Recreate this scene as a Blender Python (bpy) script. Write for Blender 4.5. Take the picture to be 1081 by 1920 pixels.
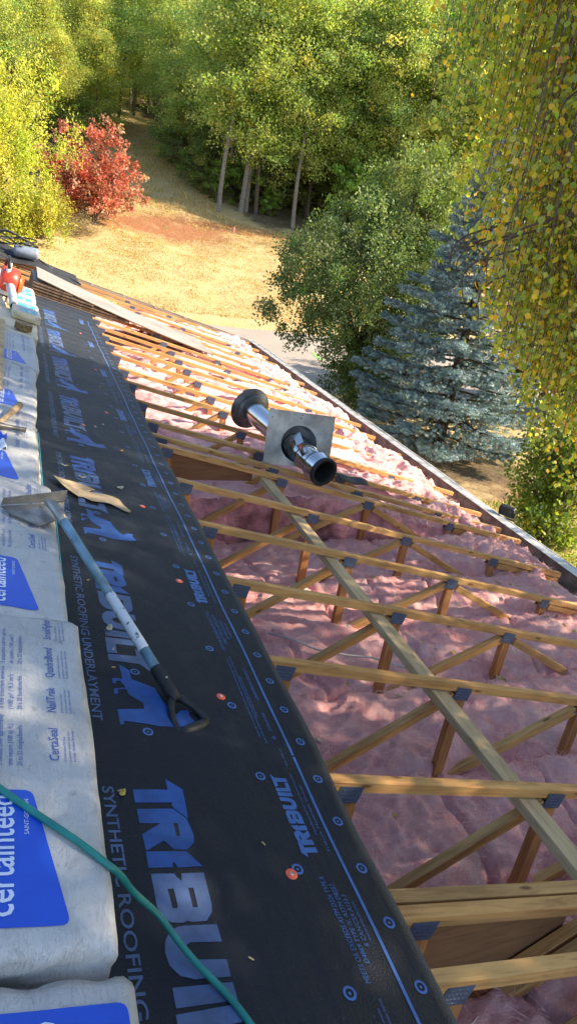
import bpy, bmesh, math, random
import numpy as np
from mathutils import Matrix, Vector
from mathutils.bvhtree import BVHTree

# ------------------------------------------------------------------ clear
for o in list(bpy.data.objects):
    bpy.data.objects.remove(o)
S = bpy.context.scene
COL = S.collection
R = math.radians
PITCH = 0.235348            # roof slope (about 3 in 12)
SUN_AZ = (0.955, -0.297)    # horizontal direction towards the sun
SUN_EL = 33.0

# ------------------------------------------------------------------ camera
cam = bpy.data.cameras.new('camera')
cam.sensor_fit = 'VERTICAL'
cam.sensor_height = 36.0
cam.lens = 36.0 * 1285.565 / 1920.0
cam.clip_start = 0.05
cam.clip_end = 1000
camo = bpy.data.objects.new('camera', cam)
COL.objects.link(camo)
cr = Vector((0.93044463, -0.33354879, 0.15171682))
cd = Vector((-0.00129601, -0.41703045, -0.90889159))
cf = Vector((0.36643023, 0.84547667, -0.38845603))
cm = Matrix((( cr.x, -cd.x, -cf.x, -0.86368302),
             ( cr.y, -cd.y, -cf.y, -1.38055278),
             ( cr.z, -cd.z, -cf.z,  1.51623828),
             (0, 0, 0, 1)))
camo.matrix_world = cm
S.camera = camo

# ------------------------------------------------------------------ world, sun, exposure
W = bpy.data.worlds.new('World')
S.world = W
W.use_nodes = True
wn = W.node_tree
sky = wn.nodes.new('ShaderNodeTexSky')
sky.sky_type = 'NISHITA'
sky.sun_disc = False
sky.sun_elevation = R(SUN_EL)
sky.sun_rotation = math.atan2(SUN_AZ[0], SUN_AZ[1])
sky.air_density = 1.0
sky.dust_density = 0.6
wn.links.new(sky.outputs[0], wn.nodes['Background'].inputs[0])
wn.nodes['Background'].inputs[1].default_value = 0.13
sl = bpy.data.lights.new('sun', 'SUN')
sl.energy = 4.7
sl.angle = R(0.5)
sl.color = (1.0, 0.86, 0.66)
so = bpy.data.objects.new('sun', sl)
COL.objects.link(so)
sd = Vector((SUN_AZ[0] * math.cos(R(SUN_EL)), SUN_AZ[1] * math.cos(R(SUN_EL)), math.sin(R(SUN_EL)))).normalized()
so.rotation_euler = sd.to_track_quat('Z', 'Y').to_euler()
so.location = (30, -10, 30)
S.view_settings.view_transform = 'Standard'
S.view_settings.look = 'None'
S.view_settings.gamma = 1.0
S.view_settings.exposure = 1.45
S.view_settings.use_curve_mapping = False
S.render.engine = 'CYCLES'
S.cycles.max_bounces = 7
S.cycles.diffuse_bounces = 4
S.cycles.transmission_bounces = 4
S.cycles.transparent_max_bounces = 4

# ------------------------------------------------------------------ node helpers
MATS = {}
class NT:
    def __init__(s, name):
        s.m = bpy.data.materials.new(name); s.m.use_nodes = True
        s.t = s.m.node_tree; s.b = s.t.nodes['Principled BSDF']; MATS[name] = s.m
    def n(s, typ, **kw):
        n = s.t.nodes.new(typ)
        for k, v in kw.items():
            if k in ('op',): n.operation = v
            else: setattr(n, k, v)
        return n
    def l(s, a, b): s.t.links.new(a, b)
    def co(s, kind='Object', scale=(1, 1, 1)):
        tc = s.n('ShaderNodeTexCoord'); mp = s.n('ShaderNodeMapping'); mp.inputs['Scale'].default_value = scale
        s.l(tc.outputs[kind], mp.inputs[0]); return mp.outputs[0]
    def noise(s, vec, scale, detail=4, rough=.55, dist=0):
        n = s.n('ShaderNodeTexNoise'); n.inputs['Scale'].default_value = scale; n.inputs['Detail'].default_value = detail
        n.inputs['Roughness'].default_value = rough; n.inputs['Distortion'].default_value = dist
        s.l(vec, n.inputs['Vector']); return n.outputs['Fac']
    def ramp(s, fac, stops):
        r = s.n('ShaderNodeValToRGB'); e = r.color_ramp.elements
        while len(e) < len(stops): e.new(0.5)
        for i, (p, c) in enumerate(stops):
            e[i].position = p; e[i].color = (c[0], c[1], c[2], 1) if len(c) == 3 else c
        s.l(fac, r.inputs[0]); return r.outputs[0]
    def mix(s, fac, a, b, mode='MIX'):
        m = s.n('ShaderNodeMixRGB', blend_type=mode)
        for i, x in ((0, fac), (1, a), (2, b)):
            if isinstance(x, (int, float)): m.inputs[i].default_value = x
            elif isinstance(x, tuple): m.inputs[i].default_value = (x[0], x[1], x[2], 1)
            else: s.l(x, m.inputs[i])
        return m.outputs[0]
    def bump(s, h, strength=.3, dist=.01):
        b = s.n('ShaderNodeBump'); b.inputs['Strength'].default_value = strength; b.inputs['Distance'].default_value = dist
        s.l(h, b.inputs['Height']); s.l(b.outputs[0], s.b.inputs['Normal']); return b
    def set(s, **kw):
        for k, v in kw.items():
            k = k.replace('_', ' ')
            i = s.b.inputs[k]
            if hasattr(v, 'is_linked') or hasattr(v, 'links'): s.l(v, i)
            else: i.default_value = (v[0], v[1], v[2], 1) if isinstance(v, tuple) and len(v) == 3 else v
        return s.m

def simple(name, col, rough=.6, metal=0, var=.12, scale=12, bump=0, spec=.5, bdist=.004):
    t = NT(name); v = t.co('Object')
    nz = t.noise(v, scale, 5)
    lo = tuple(max(0, c * (1 - var * 2)) for c in col); hi = tuple(min(1, c * (1 + var * 1.4)) for c in col)
    t.set(Base_Color=t.ramp(nz, [(.3, lo), (.7, hi)]), Roughness=rough, Metallic=metal)
    t.b.inputs['Specular IOR Level'].default_value = spec
    if bump: t.bump(t.noise(v, scale * 4, 4), bump, bdist)
    return t.m

def wood(name, light, dark, weather=.0, rough=.75):
    t = NT(name)
    v = t.co('Object', (1.2, 14, 14))
    oi = t.n('ShaderNodeObjectInfo'); ad = t.n('ShaderNodeVectorMath', op='ADD')
    sc = t.n('ShaderNodeVectorMath', op='SCALE'); sc.inputs[3].default_value = 37
    cb = t.n('ShaderNodeCombineXYZ'); t.l(oi.outputs['Random'], cb.inputs[0]); t.l(oi.outputs['Random'], cb.inputs[1]); t.l(oi.outputs['Random'], cb.inputs[2])
    t.l(cb.outputs[0], sc.inputs[0]); t.l(v, ad.inputs[0]); t.l(sc.outputs[0], ad.inputs[1])
    g = t.noise(ad.outputs[0], 3.2, 6, .6, 1.2)
    c = t.ramp(g, [(.28, dark), (.5, light), (.75, tuple(min(1, x * 1.15) for x in light))])
    # knots and stains
    v2 = t.co('Object', (1, 3.5, 3.5)); ad2 = t.n('ShaderNodeVectorMath', op='ADD'); t.l(v2, ad2.inputs[0]); t.l(sc.outputs[0], ad2.inputs[1])
    k = t.n('ShaderNodeTexVoronoi'); k.inputs['Scale'].default_value = 4.0; t.l(ad2.outputs[0], k.inputs['Vector'])
    kn = t.ramp(k.outputs['Distance'], [(.06, (.16, .08, .035)), (.13, (1, 1, 1))])
    c = t.mix(.8, c, kn, 'MULTIPLY')
    st = t.noise(ad2.outputs[0], 2.0, 5, .6)
    c = t.mix(.75, c, t.ramp(st, [(.3, (.48, .43, .40)), (.6, (1, 1, 1))]), 'MULTIPLY')
    tint = t.ramp(oi.outputs['Random'], [(0, (.82, .8, .78)), (.5, (1, 1, 1)), (1, (1.0, .9, .8))])
    c = t.mix(1, c, tint, 'MULTIPLY')
    t.set(Base_Color=c, Roughness=rough)
    t.bump(g, .35, .002)
    return t.m

def leafmat(name, trans=.45, gloss=.4, mul=1.0):
    t = NT(name)
    at = t.n('ShaderNodeAttribute'); at.attribute_name = 'Col'
    c = t.mix(1, at.outputs['Color'], (mul, mul, mul), 'MULTIPLY')
    d = t.n('ShaderNodeBsdfDiffuse'); tr = t.n('ShaderNodeBsdfTranslucent'); gl = t.n('ShaderNodeBsdfGlossy')
    gl.inputs['Roughness'].default_value = .45
    t.l(c, d.inputs[0])
    tc = t.mix(1, c, (1.15, 1.1, .55), 'MULTIPLY'); t.l(tc, tr.inputs[0])
    m1 = t.n('ShaderNodeMixShader'); m1.inputs[0].default_value = trans
    t.l(d.outputs[0], m1.inputs[1]); t.l(tr.outputs[0], m1.inputs[2])
    m2 = t.n('ShaderNodeMixShader'); m2.inputs[0].default_value = .05 * gloss
    t.l(m1.outputs[0], m2.inputs[1]); t.l(gl.outputs[0], m2.inputs[2])
    t.l(m2.outputs[0], t.t.nodes['Material Output'].inputs[0])
    return t.m

# ------------------------------------------------------------------ materials
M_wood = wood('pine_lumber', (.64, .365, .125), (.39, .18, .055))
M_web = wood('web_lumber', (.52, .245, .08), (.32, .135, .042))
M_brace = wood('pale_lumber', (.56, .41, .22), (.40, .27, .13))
M_old = wood('weathered_board', (.30, .25, .19), (.17, .13, .10))
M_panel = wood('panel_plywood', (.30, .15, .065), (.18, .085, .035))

t = NT('plywood_face'); v = t.co('Object', (2, 9, 2)); g = t.noise(v, 1.6, 6, .6, .8)
M_ply = t.set(Base_Color=t.mix(.6, t.ramp(g, [(.3, (.24, .21, .18)), (.7, (.38, .345, .31))]), t.ramp(t.noise(t.co('Object'), 1.7, 4), [(.35, (.6, .6, .62)), (.6, (1, 1, 1))]), 'MULTIPLY'), Roughness=.7); t.bump(g, .2, .002)
M_plyedge = simple('plywood_edge', (.17, .105, .06), .8, var=.25, scale=30)
M_osb = simple('osb', (.42, .29, .15), .8, var=.3, scale=40)

t = NT('underlayment'); v = t.co('Object')
dust = t.noise(v, 3.0, 8, .72); spk = t.noise(v, 60, 4, .7)
base = t.ramp(dust, [(.35, (.0050, .0075, .0145)), (.62, (.0085, .012, .0205)), (.80, (.026, .030, .040))])
base = t.mix(t.ramp(spk, [(.66, (0, 0, 0)), (.74, (.6, .6, .6))]), base, (.085, .085, .088))
scf = t.noise(t.co('Object', (2.2, .8, 1)), 2.1, 9, .74, 1.2)
base = t.mix(t.ramp(scf, [(.56, (0, 0, 0)), (.74, (.35, .35, .35))]), base, (.042, .045, .052))
rg = t.ramp(dust, [(.3, (.50, .50, .50)), (.7, (.68, .68, .68))])
M_ul = t.set(Base_Color=base, Roughness=rg, Sheen_Weight=.17, Sheen_Roughness=.3)
vor = t.n('ShaderNodeTexVoronoi'); vor.inputs['Scale'].default_value = 260; t.l(v, vor.inputs['Vector'])
big = t.noise(t.co('Object', (3.5, 1, 1)), 2.2, 4, .6)
hm = t.mix(.12, big, vor.outputs['Distance']); t.bump(hm, .6, .016)
M_ul.node_tree.nodes['Principled BSDF'].inputs['Specular IOR Level'].default_value = .32

def printmat(name, col, rough=.5, wear=.5):
    t = NT(name); v = t.co('Object'); n1 = t.noise(v, 9, 7, .7)
    t.set(Base_Color=t.mix(1, col, t.ramp(n1, [(.3, (1 - wear,) * 3), (.62, (1, 1, 1))]), 'MULTIPLY'), Roughness=rough, Sheen_Weight=.2, Sheen_Roughness=.32)
    return t.m
M_pblue = printmat('logo_blue', (.018, .085, .33))
M_plight = printmat('logo_slate', (.075, .125, .27))
M_pline = printmat('line_blue', (.065, .165, .43), wear=.4)
M_wrapblue = printmat('wrap_blue', (.012, .085, .60), .38, .15)
M_wrapink = printmat('wrap_ink', (.05, .115, .42), .45, .25)
M_wrapwhite = printmat('wrap_white_ink', (.70, .76, .88), .4, .1)
M_teal = printmat('wrap_teal', (.02, .42, .52), .4, .2)

t = NT('bundle_wrap'); v = t.co('Object'); n1 = t.noise(v, 5, 6, .65)
c = t.ramp(n1, [(.3, (.39, .385, .38)), (.6, (.52, .515, .505)), (.8, (.57, .55, .53))])
sm = t.noise(t.co('Object', (6, 3, 3)), 6, 6, .75)
c = t.mix(1, c, t.ramp(sm, [(.26, (.45, .43, .40)), (.40, (1, 1, 1))]), 'MULTIPLY')
M_wrap = t.set(Base_Color=c, Roughness=.42)
wv = t.noise(t.co('Object', (1, 2.4, 1)), 9, 6, .6, 2.5); cw = t.noise(t.co('Object', (5, 1, 1)), 7, 3, .5, 5); t.bump(t.mix(.3, wv, t.ramp(cw, [(.47, (1, 1, 1)), (.5, (0, 0, 0)), (.53, (1, 1, 1))])), .5, .010)

t = NT('bundle_wrap_tan'); v = t.co('Object'); n1 = t.noise(v, 5, 6, .65)
M_wraptan = t.set(Base_Color=t.ramp(n1, [(.3, (.52, .43, .28)), (.7, (.70, .60, .42))]), Roughness=.5)
t.bump(t.noise(v, 12, 5, .6, 1), .4, .01)

t = NT('pink_fibreglass'); v = t.co('Object')
n1 = t.noise(v, 4.5, 8, .66, .6); n2 = t.noise(t.co('Object', (1, 2.2, 1)), 26, 8, .75, 2.2); n3 = t.noise(v, 1.3, 5, .6)
c = t.ramp(n1, [(.25, (.68, .265, .265)), (.42, (.82, .40, .385)), (.58, (.88, .51, .48)), (.78, (.91, .63, .58))])
c = t.mix(.25, c, t.ramp(n2, [(.3, (.62, .45, .47)), (.55, (1, 1, 1)), (.7, (1.0, 1.0, 1.0))]), 'MULTIPLY')
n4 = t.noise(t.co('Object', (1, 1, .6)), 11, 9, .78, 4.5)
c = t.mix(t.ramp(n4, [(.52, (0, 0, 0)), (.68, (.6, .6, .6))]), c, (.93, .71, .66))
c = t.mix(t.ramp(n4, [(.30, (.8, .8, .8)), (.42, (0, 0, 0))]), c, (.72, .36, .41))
c = t.mix(t.ramp(n3, [(.62, (0, 0, 0)), (.78, (.5, .5, .5))]), c, (.34, .22, .17))
sub = t.b
M_pink = t.set(Base_Color=c, Roughness=1.0)
sub.inputs['Specular IOR Level'].default_value = .02
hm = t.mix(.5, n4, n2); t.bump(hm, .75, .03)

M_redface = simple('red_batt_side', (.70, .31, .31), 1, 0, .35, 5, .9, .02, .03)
M_galv = simple('galvanised_plate', (.17, .21, .29), .45, .5, .25, 30)
t = NT('gusset_steel'); v = t.co('Object')
br = t.n('ShaderNodeTexBrick'); br.inputs['Scale'].default_value = 28; br.inputs['Mortar Size'].default_value = .03
br.inputs['Color1'].default_value = (.20, .23, .30, 1); br.inputs['Color2'].default_value = (.16, .19, .26, 1); br.inputs['Mortar'].default_value = (.04, .04, .05, 1)
t.l(t.co('Generated', (1, 1, 1)), br.inputs['Vector'])
M_gus = t.set(Base_Color=(.10, .13, .20), Roughness=.5, Metallic=.4)
M_steel = simple('flue_steel', (.62, .62, .62), .16, 1, .08, 4, .05)
M_plate = simple('flashing_steel', (.33, .33, .335), .42, .7, .3, 5, .15)
M_darksteel = simple('sooted_steel', (.16, .15, .14), .45, .7, .3, 9, .1)
M_soot = simple('soot', (.010, .010, .010), .8)
M_gutter = simple('gutter_paint', (.46, .46, .455), .4, .15, .3, 6, .15)
M_fascia = simple('fascia_wood', (.16, .135, .12), .8, 0, .3, 8, .3)
M_wallpaint = simple('siding_paint', (.50, .47, .42), .7, 0, .1, 3, .1)
M_black = simple('black_plastic', (.014, .014, .015), .5, 0, .2, 20, .15)
M_rubber = simple('grip_black', (.016, .016, .017), .55, 0, .3, 40, .2)
M_tarp = simple('black_felt', (.022, .022, .025), .7, 0, .3, 9, .5)
M_glass = simple('lamp_glass', (.05, .055, .06), .08, 0, .1)
M_hose = simple('green_hose', (.012, .20, .175), .4, 0, .12, 20)
M_kraft = simple('brown_paper', (.42, .31, .19), .85, 0, .12, 12, .25)
M_orange = simple('orange_plastic', (.80, .13, .02), .4, 0, .1)
M_redp = simple('red_plastic', (.62, .045, .02), .4, 0, .12)
M_greyp = simple('grey_plastic', (.42, .42, .42), .5, 0, .12, 9, .1)
M_whitep = simple('pale_plastic', (.66, .64, .60), .5, 0, .1)
M_cap = simple('cap_nail_orange', (.80, .12, .055), .45, 0, .1, 60)
M_nail = simple('nail_head', (.75, .75, .75), .3, .9, .05)
M_coil = simple('copper_nails', (.34, .22, .10), .45, .5, .4, 90, .5)
M_handlewood = wood('tool_handle', (.46, .33, .20), (.30, .20, .11))
M_cable = simple('cable_white', (.55, .52, .48), .5)
M_ribbon = simple('pink_ribbon', (.60, .25, .28), .6)
M_bark = simple('bark', (.125, .095, .070), .9, 0, .4, 14, .8, .2, .03)
M_barkpale = simple('bark_grey', (.24, .21, .175), .9, 0, .35, 14, .8, .2, .03)
M_birchbark = simple('birch_bark', (.40, .37, .33), .8, 0, .5, 10, .5, .2, .02)
M_twig = simple('twig', (.10, .065, .045), .8)

# scraper shaft: grey-blue paint, white band with chips
M_shaft = simple('shaft_paint', (.15, .26, .34), .42, .1, .22, 14, .15)
t = NT('chipped_white'); v = t.co('Object'); n1 = t.noise(v, 55, 4, .6)
M_chip = t.set(Base_Color=t.ramp(n1, [(.36, (.08, .09, .10)), (.42, (.58, .62, .66))]), Roughness=.45)
M_blade = simple('scraper_blade', (.30, .29, .27), .42, .6, .3, 10, .2)

L_oak = leafmat('oak_leaves', .5)
L_birch = leafmat('birch_leaves', .62, .8)
L_yellow = leafmat('yellow_leaves', .45)
L_red = leafmat('red_leaves', .35)
L_apple = leafmat('apple_leaves', .38, .45)
L_spruce = leafmat('spruce_needles', .12, .6)
L_dry = leafmat('dry_grass', .35)
L_fibre = leafmat('fibre', .35, 0)
L_litter = leafmat('fallen_leaf', .25)

# ------------------------------------------------------------------ mesh helpers
class MB:
    """collects raw geometry, builds one mesh"""
    def __init__(s): s.v = []; s.f = []
    def add(s, vs, fs):
        k = len(s.v); s.v += [tuple(p) for p in vs]; s.f += [tuple(i + k for i in q) for q in fs]; return s
    def box(s, x0, x1, y0, y1, z0, z1, M=None):
        vs = [Vector((x, y, z)) for x in (x0, x1) for y in (y0, y1) for z in (z0, z1)]
        if M is not None: vs = [M @ p for p in vs]
        return s.add(vs, [(0, 1, 3, 2), (4, 6, 7, 5), (0, 4, 5, 1), (2, 3, 7, 6), (0, 2, 6, 4), (1, 5, 7, 3)])
    def tube(s, pts, rad, n=10, caps=True):
        pts = [Vector(p) for p in pts]
        if not isinstance(rad, (list, tuple)): rad = [rad] * len(pts)
        vs = []; fs = []; prev = None
        for i, p in enumerate(pts):
            d = (pts[min(i + 1, len(pts) - 1)] - pts[max(i - 1, 0)]).normalized()
            if prev is None:
                a = Vector((0, 0, 1)) if abs(d.z) < .9 else Vector((1, 0, 0))
                x = d.cross(a).normalized()
            else:
                x = (prev - d * prev.dot(d)).normalized()
            prev = x; y = d.cross(x)
            for k in range(n):
                an = 2 * math.pi * k / n
                vs.append(p + (x * math.cos(an) + y * math.sin(an)) * rad[i])
        for i in range(len(pts) - 1):
            for k in range(n):
                a = i * n + k; b = i * n + (k + 1) % n
                fs.append((a, b, b + n, a + n))
        if caps:
            fs.append(tuple(range(n - 1, -1, -1))); fs.append(tuple(range((len(pts) - 1) * n, len(pts) * n)))
        return s.add(vs, fs)
    def lathe(s, prof, n=28, M=None, closed=False):
        """prof: list of (z, r) revolved about Z"""
        vs = []; fs = []
        for z, r in prof:
            for k in range(n):
                an = 2 * math.pi * k / n; p = Vector((r * math.cos(an), r * math.sin(an), z))
                vs.append(M @ p if M is not None else p)
        m = len(prof)
        for i in range(m if closed else m - 1):
            for k in range(n):
                j = (i + 1) % m
                fs.append((i * n + k, i * n + (k + 1) % n, j * n + (k + 1) % n, j * n + k))
        return s.add(vs, fs)
    def grid(s, nx, ny, fn):
        vs = [fn(i / nx, j / ny) for j in range(ny + 1) for i in range(nx + 1)]
        fs = [(j * (nx + 1) + i, j * (nx + 1) + i + 1, (j + 1) * (nx + 1) + i + 1, (j + 1) * (nx + 1) + i) for j in range(ny) for i in range(nx)]
        return s.add(vs, fs)
    def mesh(s, name, mat, smooth=False, bevel=0):
        me = bpy.data.meshes.new(name); me.from_pydata(s.v, [], s.f)
        if bevel:
            bm = bmesh.new(); bm.from_mesh(me)
            bmesh.ops.bevel(bm, geom=bm.edges[:], offset=bevel, segments=1, affect='EDGES')
            bm.to_mesh(me); bm.free()
        me.materials.append(mat)
        if smooth:
            me.polygons.foreach_set('use_smooth', [True] * len(me.polygons))
        me.update(); return me

def place(name, me, parent=None, M=None):
    o = bpy.data.objects.new(name, me); COL.objects.link(o)
    if parent is not None: o.parent = parent
    if M is not None: o.matrix_local = M
    return o
def part(name, mb, mat, parent=None, smooth=False, M=None, bevel=0):
    return place(name, mb.mesh(name, mat, smooth, bevel), parent, M)
def tag(o, label=None, cat=None, group=None, kind=None):
    if label: o['label'] = label
    if cat: o['category'] = cat
    if group: o['group'] = group
    if kind: o['kind'] = kind
    return o
def thing(name, label, cat, M=None, group=None):
    o = bpy.data.objects.new(name, None); COL.objects.link(o)
    o.empty_display_size = .1
    if M is not None: o.matrix_local = M
    return tag(o, label, cat, group)
def quads_mesh(name, V, Fn, mat, cols=None, smooth=False):
    """V (n,k,3) array of n polygons with k corners"""
    n, k, _ = V.shape
    me = bpy.data.meshes.new(name)
    me.vertices.add(n * k); me.vertices.foreach_set('co', V.reshape(-1).astype(np.float32))
    me.loops.add(n * k); me.loops.foreach_set('vertex_index', np.arange(n * k, dtype=np.int32))
    me.polygons.add(n); me.polygons.foreach_set('loop_start', np.arange(0, n * k, k, dtype=np.int32))
    me.polygons.foreach_set('loop_total', np.full(n, k, dtype=np.int32))
    if cols is not None:
        at = me.color_attributes.new('Col', 'FLOAT_COLOR', 'POINT')
        c4 = np.ones((n, k, 4), np.float32); c4[:, :, :3] = cols[:, None, :]
        at.data.foreach_set('color', c4.reshape(-1))
    me.materials.append(mat); me.update(calc_edges=True); return me
def polyfill(polys, name='p'):
    """2D polygons (with holes) -> verts2d, faces"""
    cu = bpy.data.curves.new(name, 'CURVE'); cu.dimensions = '2D'; cu.fill_mode = 'BOTH'
    for pl in polys:
        sp = cu.splines.new('POLY'); sp.points.add(len(pl) - 1)
        for q, (x, y) in zip(sp.points, pl): q.co = (x, y, 0, 1)
        sp.use_cyclic_u = True
    o = bpy.data.objects.new(name, cu); me = o.to_mesh()
    r = ([(q.co.x, q.co.y) for q in me.vertices], [tuple(p.vertices) for p in me.polygons])
    o.to_mesh_clear(); bpy.data.objects.remove(o); bpy.data.curves.remove(cu); return r
def text2d(s, bold=0, shear=0, res=3, w=None, h=None):
    cu = bpy.data.curves.new('txt', 'FONT'); cu.body = s; cu.offset = bold; cu.shear = shear; cu.resolution_u = res; cu.size = 1
    o = bpy.data.objects.new('txt', cu); me = o.to_mesh()
    vs = np.array([(q.co.x, q.co.y) for q in me.vertices]); fs = [tuple(p.vertices) for p in me.polygons]
    o.to_mesh_clear(); bpy.data.objects.remove(o); bpy.data.curves.remove(cu)
    if w is not None:
        x0 = vs[:, 0].min(); vs[:, 0] = (vs[:, 0] - x0) * w / (vs[:, 0].max() - x0)
    if h is not None: vs[:, 1] *= h / .70
    return [tuple(p) for p in vs], fs

def RM(u=0, v=0, n=0, rz=0):
    """roof frame -> world"""
    return Matrix.Rotation(PITCH, 4, 'Y') @ Matrix.Translation((u, v, n)) @ Matrix.Rotation(rz, 4, 'Z')
def roofp(u, v, n=0): return RM() @ Vector((u, v, n))

# numpy value noise
def vnoise(x, y, seed=0):
    x = np.asarray(x, float); y = np.asarray(y, float)
    xi = np.floor(x).astype(np.int64); yi = np.floor(y).astype(np.int64); xf = x - xi; yf = y - yi
    def h(a, b):
        k = (a * 374761393 + b * 668265263 + seed * 1442695041) & 0xffffffff
        k = ((k ^ (k >> 13)) * 1274126177) & 0xffffffff
        return ((k ^ (k >> 16)) & 0xffff) / 65535.0
    sx = xf * xf * (3 - 2 * xf); sy = yf * yf * (3 - 2 * yf)
    return (h(xi, yi) * (1 - sx) + h(xi + 1, yi) * sx) * (1 - sy) + (h(xi, yi + 1) * (1 - sx) + h(xi + 1, yi + 1) * sx) * sy
def fbm(x, y, seed=0, oc=4):
    r = 0; a = .5; 
    for i in range(oc):
        r = r + a * (vnoise(np.asarray(x) * 2 ** i, np.asarray(y) * 2 ** i, seed + i * 17) - .5); a *= .5
    return r

rnd = random.Random(7)
rng = np.random.default_rng(11)

def pick(cols, w, n, g=rng, jit=.18):
    cols = np.array(cols); w = np.array(w, float) / sum(w)
    c = cols[g.choice(len(cols), n, p=w)]
    return np.clip(c * (1 + g.normal(size=(n, 1)) * jit) * (1 + g.normal(size=(n, 3)) * jit * .35), .002, .95)

# ================================================================== TERRAIN
GZ = -3.4
def gz(x, y):
    x = np.asarray(x, float); y = np.asarray(y, float)
    t = np.clip((y - 30.0 - .5 * fbm(x * .35, y * 0, 3)) / .7, 0, 1); lip = .28 * t * t * (3 - 2 * t)
    hill = .235 * np.maximum(0, y - 30.4)
    bump = fbm(x * .12, y * .12, 5) * 1.0 * np.clip((y - 31) / 8, 0, 1) + fbm(x * .7, y * .7, 9) * .22 * np.clip((y - 30.5) / 2, 0, 1)
    return GZ + lip + hill + bump
xs = np.unique(np.round(np.concatenate([np.arange(-120, -10, 5.), np.arange(-10, 32, .6), np.arange(32, 160, 5.)]), 3))
ys = np.unique(np.round(np.concatenate([np.arange(-80, -4, 6.), np.arange(-4, 28, 1.), np.arange(28, 62, .5), np.arange(62, 110, 2.), np.arange(110, 230, 8.)]), 3))
X, Y = np.meshgrid(xs, ys)
Zg = gz(X, Y)
nx, ny = len(xs), len(ys)
gv = np.stack([X, Y, Zg], -1).reshape(-1, 3)
gf = [(j * nx + i, j * nx + i + 1, (j + 1) * nx + i + 1, (j + 1) * nx + i) for j in range(ny - 1) for i in range(nx - 1)]
me = bpy.data.meshes.new('ground'); me.from_pydata(gv.tolist(), [], gf)
ga = me.color_attributes.new('Col', 'FLOAT_COLOR', 'POINT')
lawn = np.clip(1.0 - np.abs(Y - 5) / 9, 0, 1) * (X > 4) * (1 - np.clip(1.6 * np.exp(-(((X - 9.0) / 2.6) ** 2 + ((Y - 12.0) / 3.0) ** 2)), 0, 1))
dirt = np.exp(-(((X - 7.6) / 4.6) ** 2 + ((Y - 43.8) / 2.4) ** 2)) * 1.25 + .9 * np.exp(-(((X - 13) / 3.5) ** 2 + ((Y - 45.6) / 1.2) ** 2)) + .8 * np.exp(-(((X - 9.6) / 1.6) ** 2 + ((Y - 10.6) / 1.2) ** 2))
floor_and_shade = 1.2 * np.exp(-(((X - 9.0) / 2.3) ** 2 + ((Y - 12.4) / 2.6) ** 2)) + np.clip((Y - 46) / 3, 0, 1) * np.clip((np.abs(X - 9.5 + (Y - 46) * .08) - 3.5) / 2.5, 0, 1)  # forest floor, plus dark ground under the spruce with its shade painted in
cc = np.ones((ny, nx, 4)); cc[..., 0] = np.clip(lawn, 0, 1); cc[..., 1] = np.clip(dirt, 0, 1); cc[..., 2] = np.clip(floor_and_shade, 0, 1)
ga.data.foreach_set('color', cc.reshape(-1).astype(np.float32))
t = NT('ground_cover'); v = t.co('Object')
at = t.n('ShaderNodeAttribute'); at.attribute_name = 'Col'; sp = t.n('ShaderNodeSeparateColor'); t.l(at.outputs['Color'], sp.inputs[0])
n1 = t.noise(v, .9, 8, .68); n2 = t.noise(v, 7, 6, .7)
dry = t.mix(.5, t.ramp(n1, [(.3, (.36, .25, .12)), (.55, (.52, .385, .185)), (.8, (.58, .46, .26))]), t.ramp(n2, [(.3, (.36, .25, .115)), (.65, (.58, .45, .235))]))
dry = t.mix(t.ramp(t.noise(v, .35, 5), [(.55, (0, 0, 0)), (.75, (.5, .5, .5))]), dry, (.36, .30, .10))
soil = t.ramp(n2, [(.3, (.20, .085, .04)), (.7, (.40, .19, .09))])
floor_shade_brown = t.ramp(n2, [(.3, (.07, .05, .03)), (.7, (.20, .145, .085))])
grn = t.ramp(n2, [(.3, (.12, .20, .03)), (.7, (.33, .38, .08))])
def edge(ch):
    a = t.n('ShaderNodeMath', op='ADD'); t.l(sp.outputs[ch], a.inputs[0]); s2 = t.n('ShaderNodeMath', op='MULTIPLY_ADD')
    t.l(n1, s2.inputs[0]); s2.inputs[1].default_value = 2.6; s2.inputs[2].default_value = -1.3; t.l(s2.outputs[0], a.inputs[1])
    return t.ramp(a.outputs[0], [(.25, (0, 0, 0)), (.85, (1, 1, 1))])
c = t.mix(edge(1), dry, soil); c = t.mix(edge(2), c, floor_shade_brown); c = t.mix(edge(0), c, grn)
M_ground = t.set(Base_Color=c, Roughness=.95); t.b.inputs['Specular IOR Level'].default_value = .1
t.bump(t.mix(.5, n1, n2), .8, .12)
me.materials.append(M_ground)
me.polygons.foreach_set('use_smooth', [True] * len(me.polygons))
ground = place('ground', me); tag(ground, kind='structure')

# driveway
t = NT('driveway_gravel'); v = t.co('Object')
n1 = t.noise(v, .5, 6, .6); n2 = t.noise(v, 22, 4, .6)
M_drive = t.set(Base_Color=t.mix(.4, t.ramp(n1, [(.3, (.29, .245, .20)), (.7, (.40, .345, .29))]), t.ramp(n2, [(.3, (.22, .185, .15)), (.7, (.45, .39, .33))])), Roughness=.9); t.bump(n2, .3, .01)
mb = MB()
def drv(a, b):
    x = -40 + 100 * a; y0 = 18.2 + .5 * math.sin(x * .3); y1 = 29.75 + .35 * math.sin(x * .7) + .25 * math.sin(x * 1.9)
    return (x, y0 + (y1 - y0) * b, GZ + .010 + .02 * math.sin(b * 3.14))
mb.grid(120, 8, drv)
tag(part('driveway', mb, M_drive), kind='structure')
mb = MB(); mb.add([(10.55, 25.15, GZ + .04), (10.42, 25.1, GZ + .04), (10.2, 23.7, GZ + .04), (10.36, 23.7, GZ + .04)], [(0, 1, 2, 3)])
tag(part('paint_mark', mb, simple('green_marker_paint', (.25, .75, .12), .8, var=.3)), 'bright green spray paint stripe on the pale driveway', 'paint mark')

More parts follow.
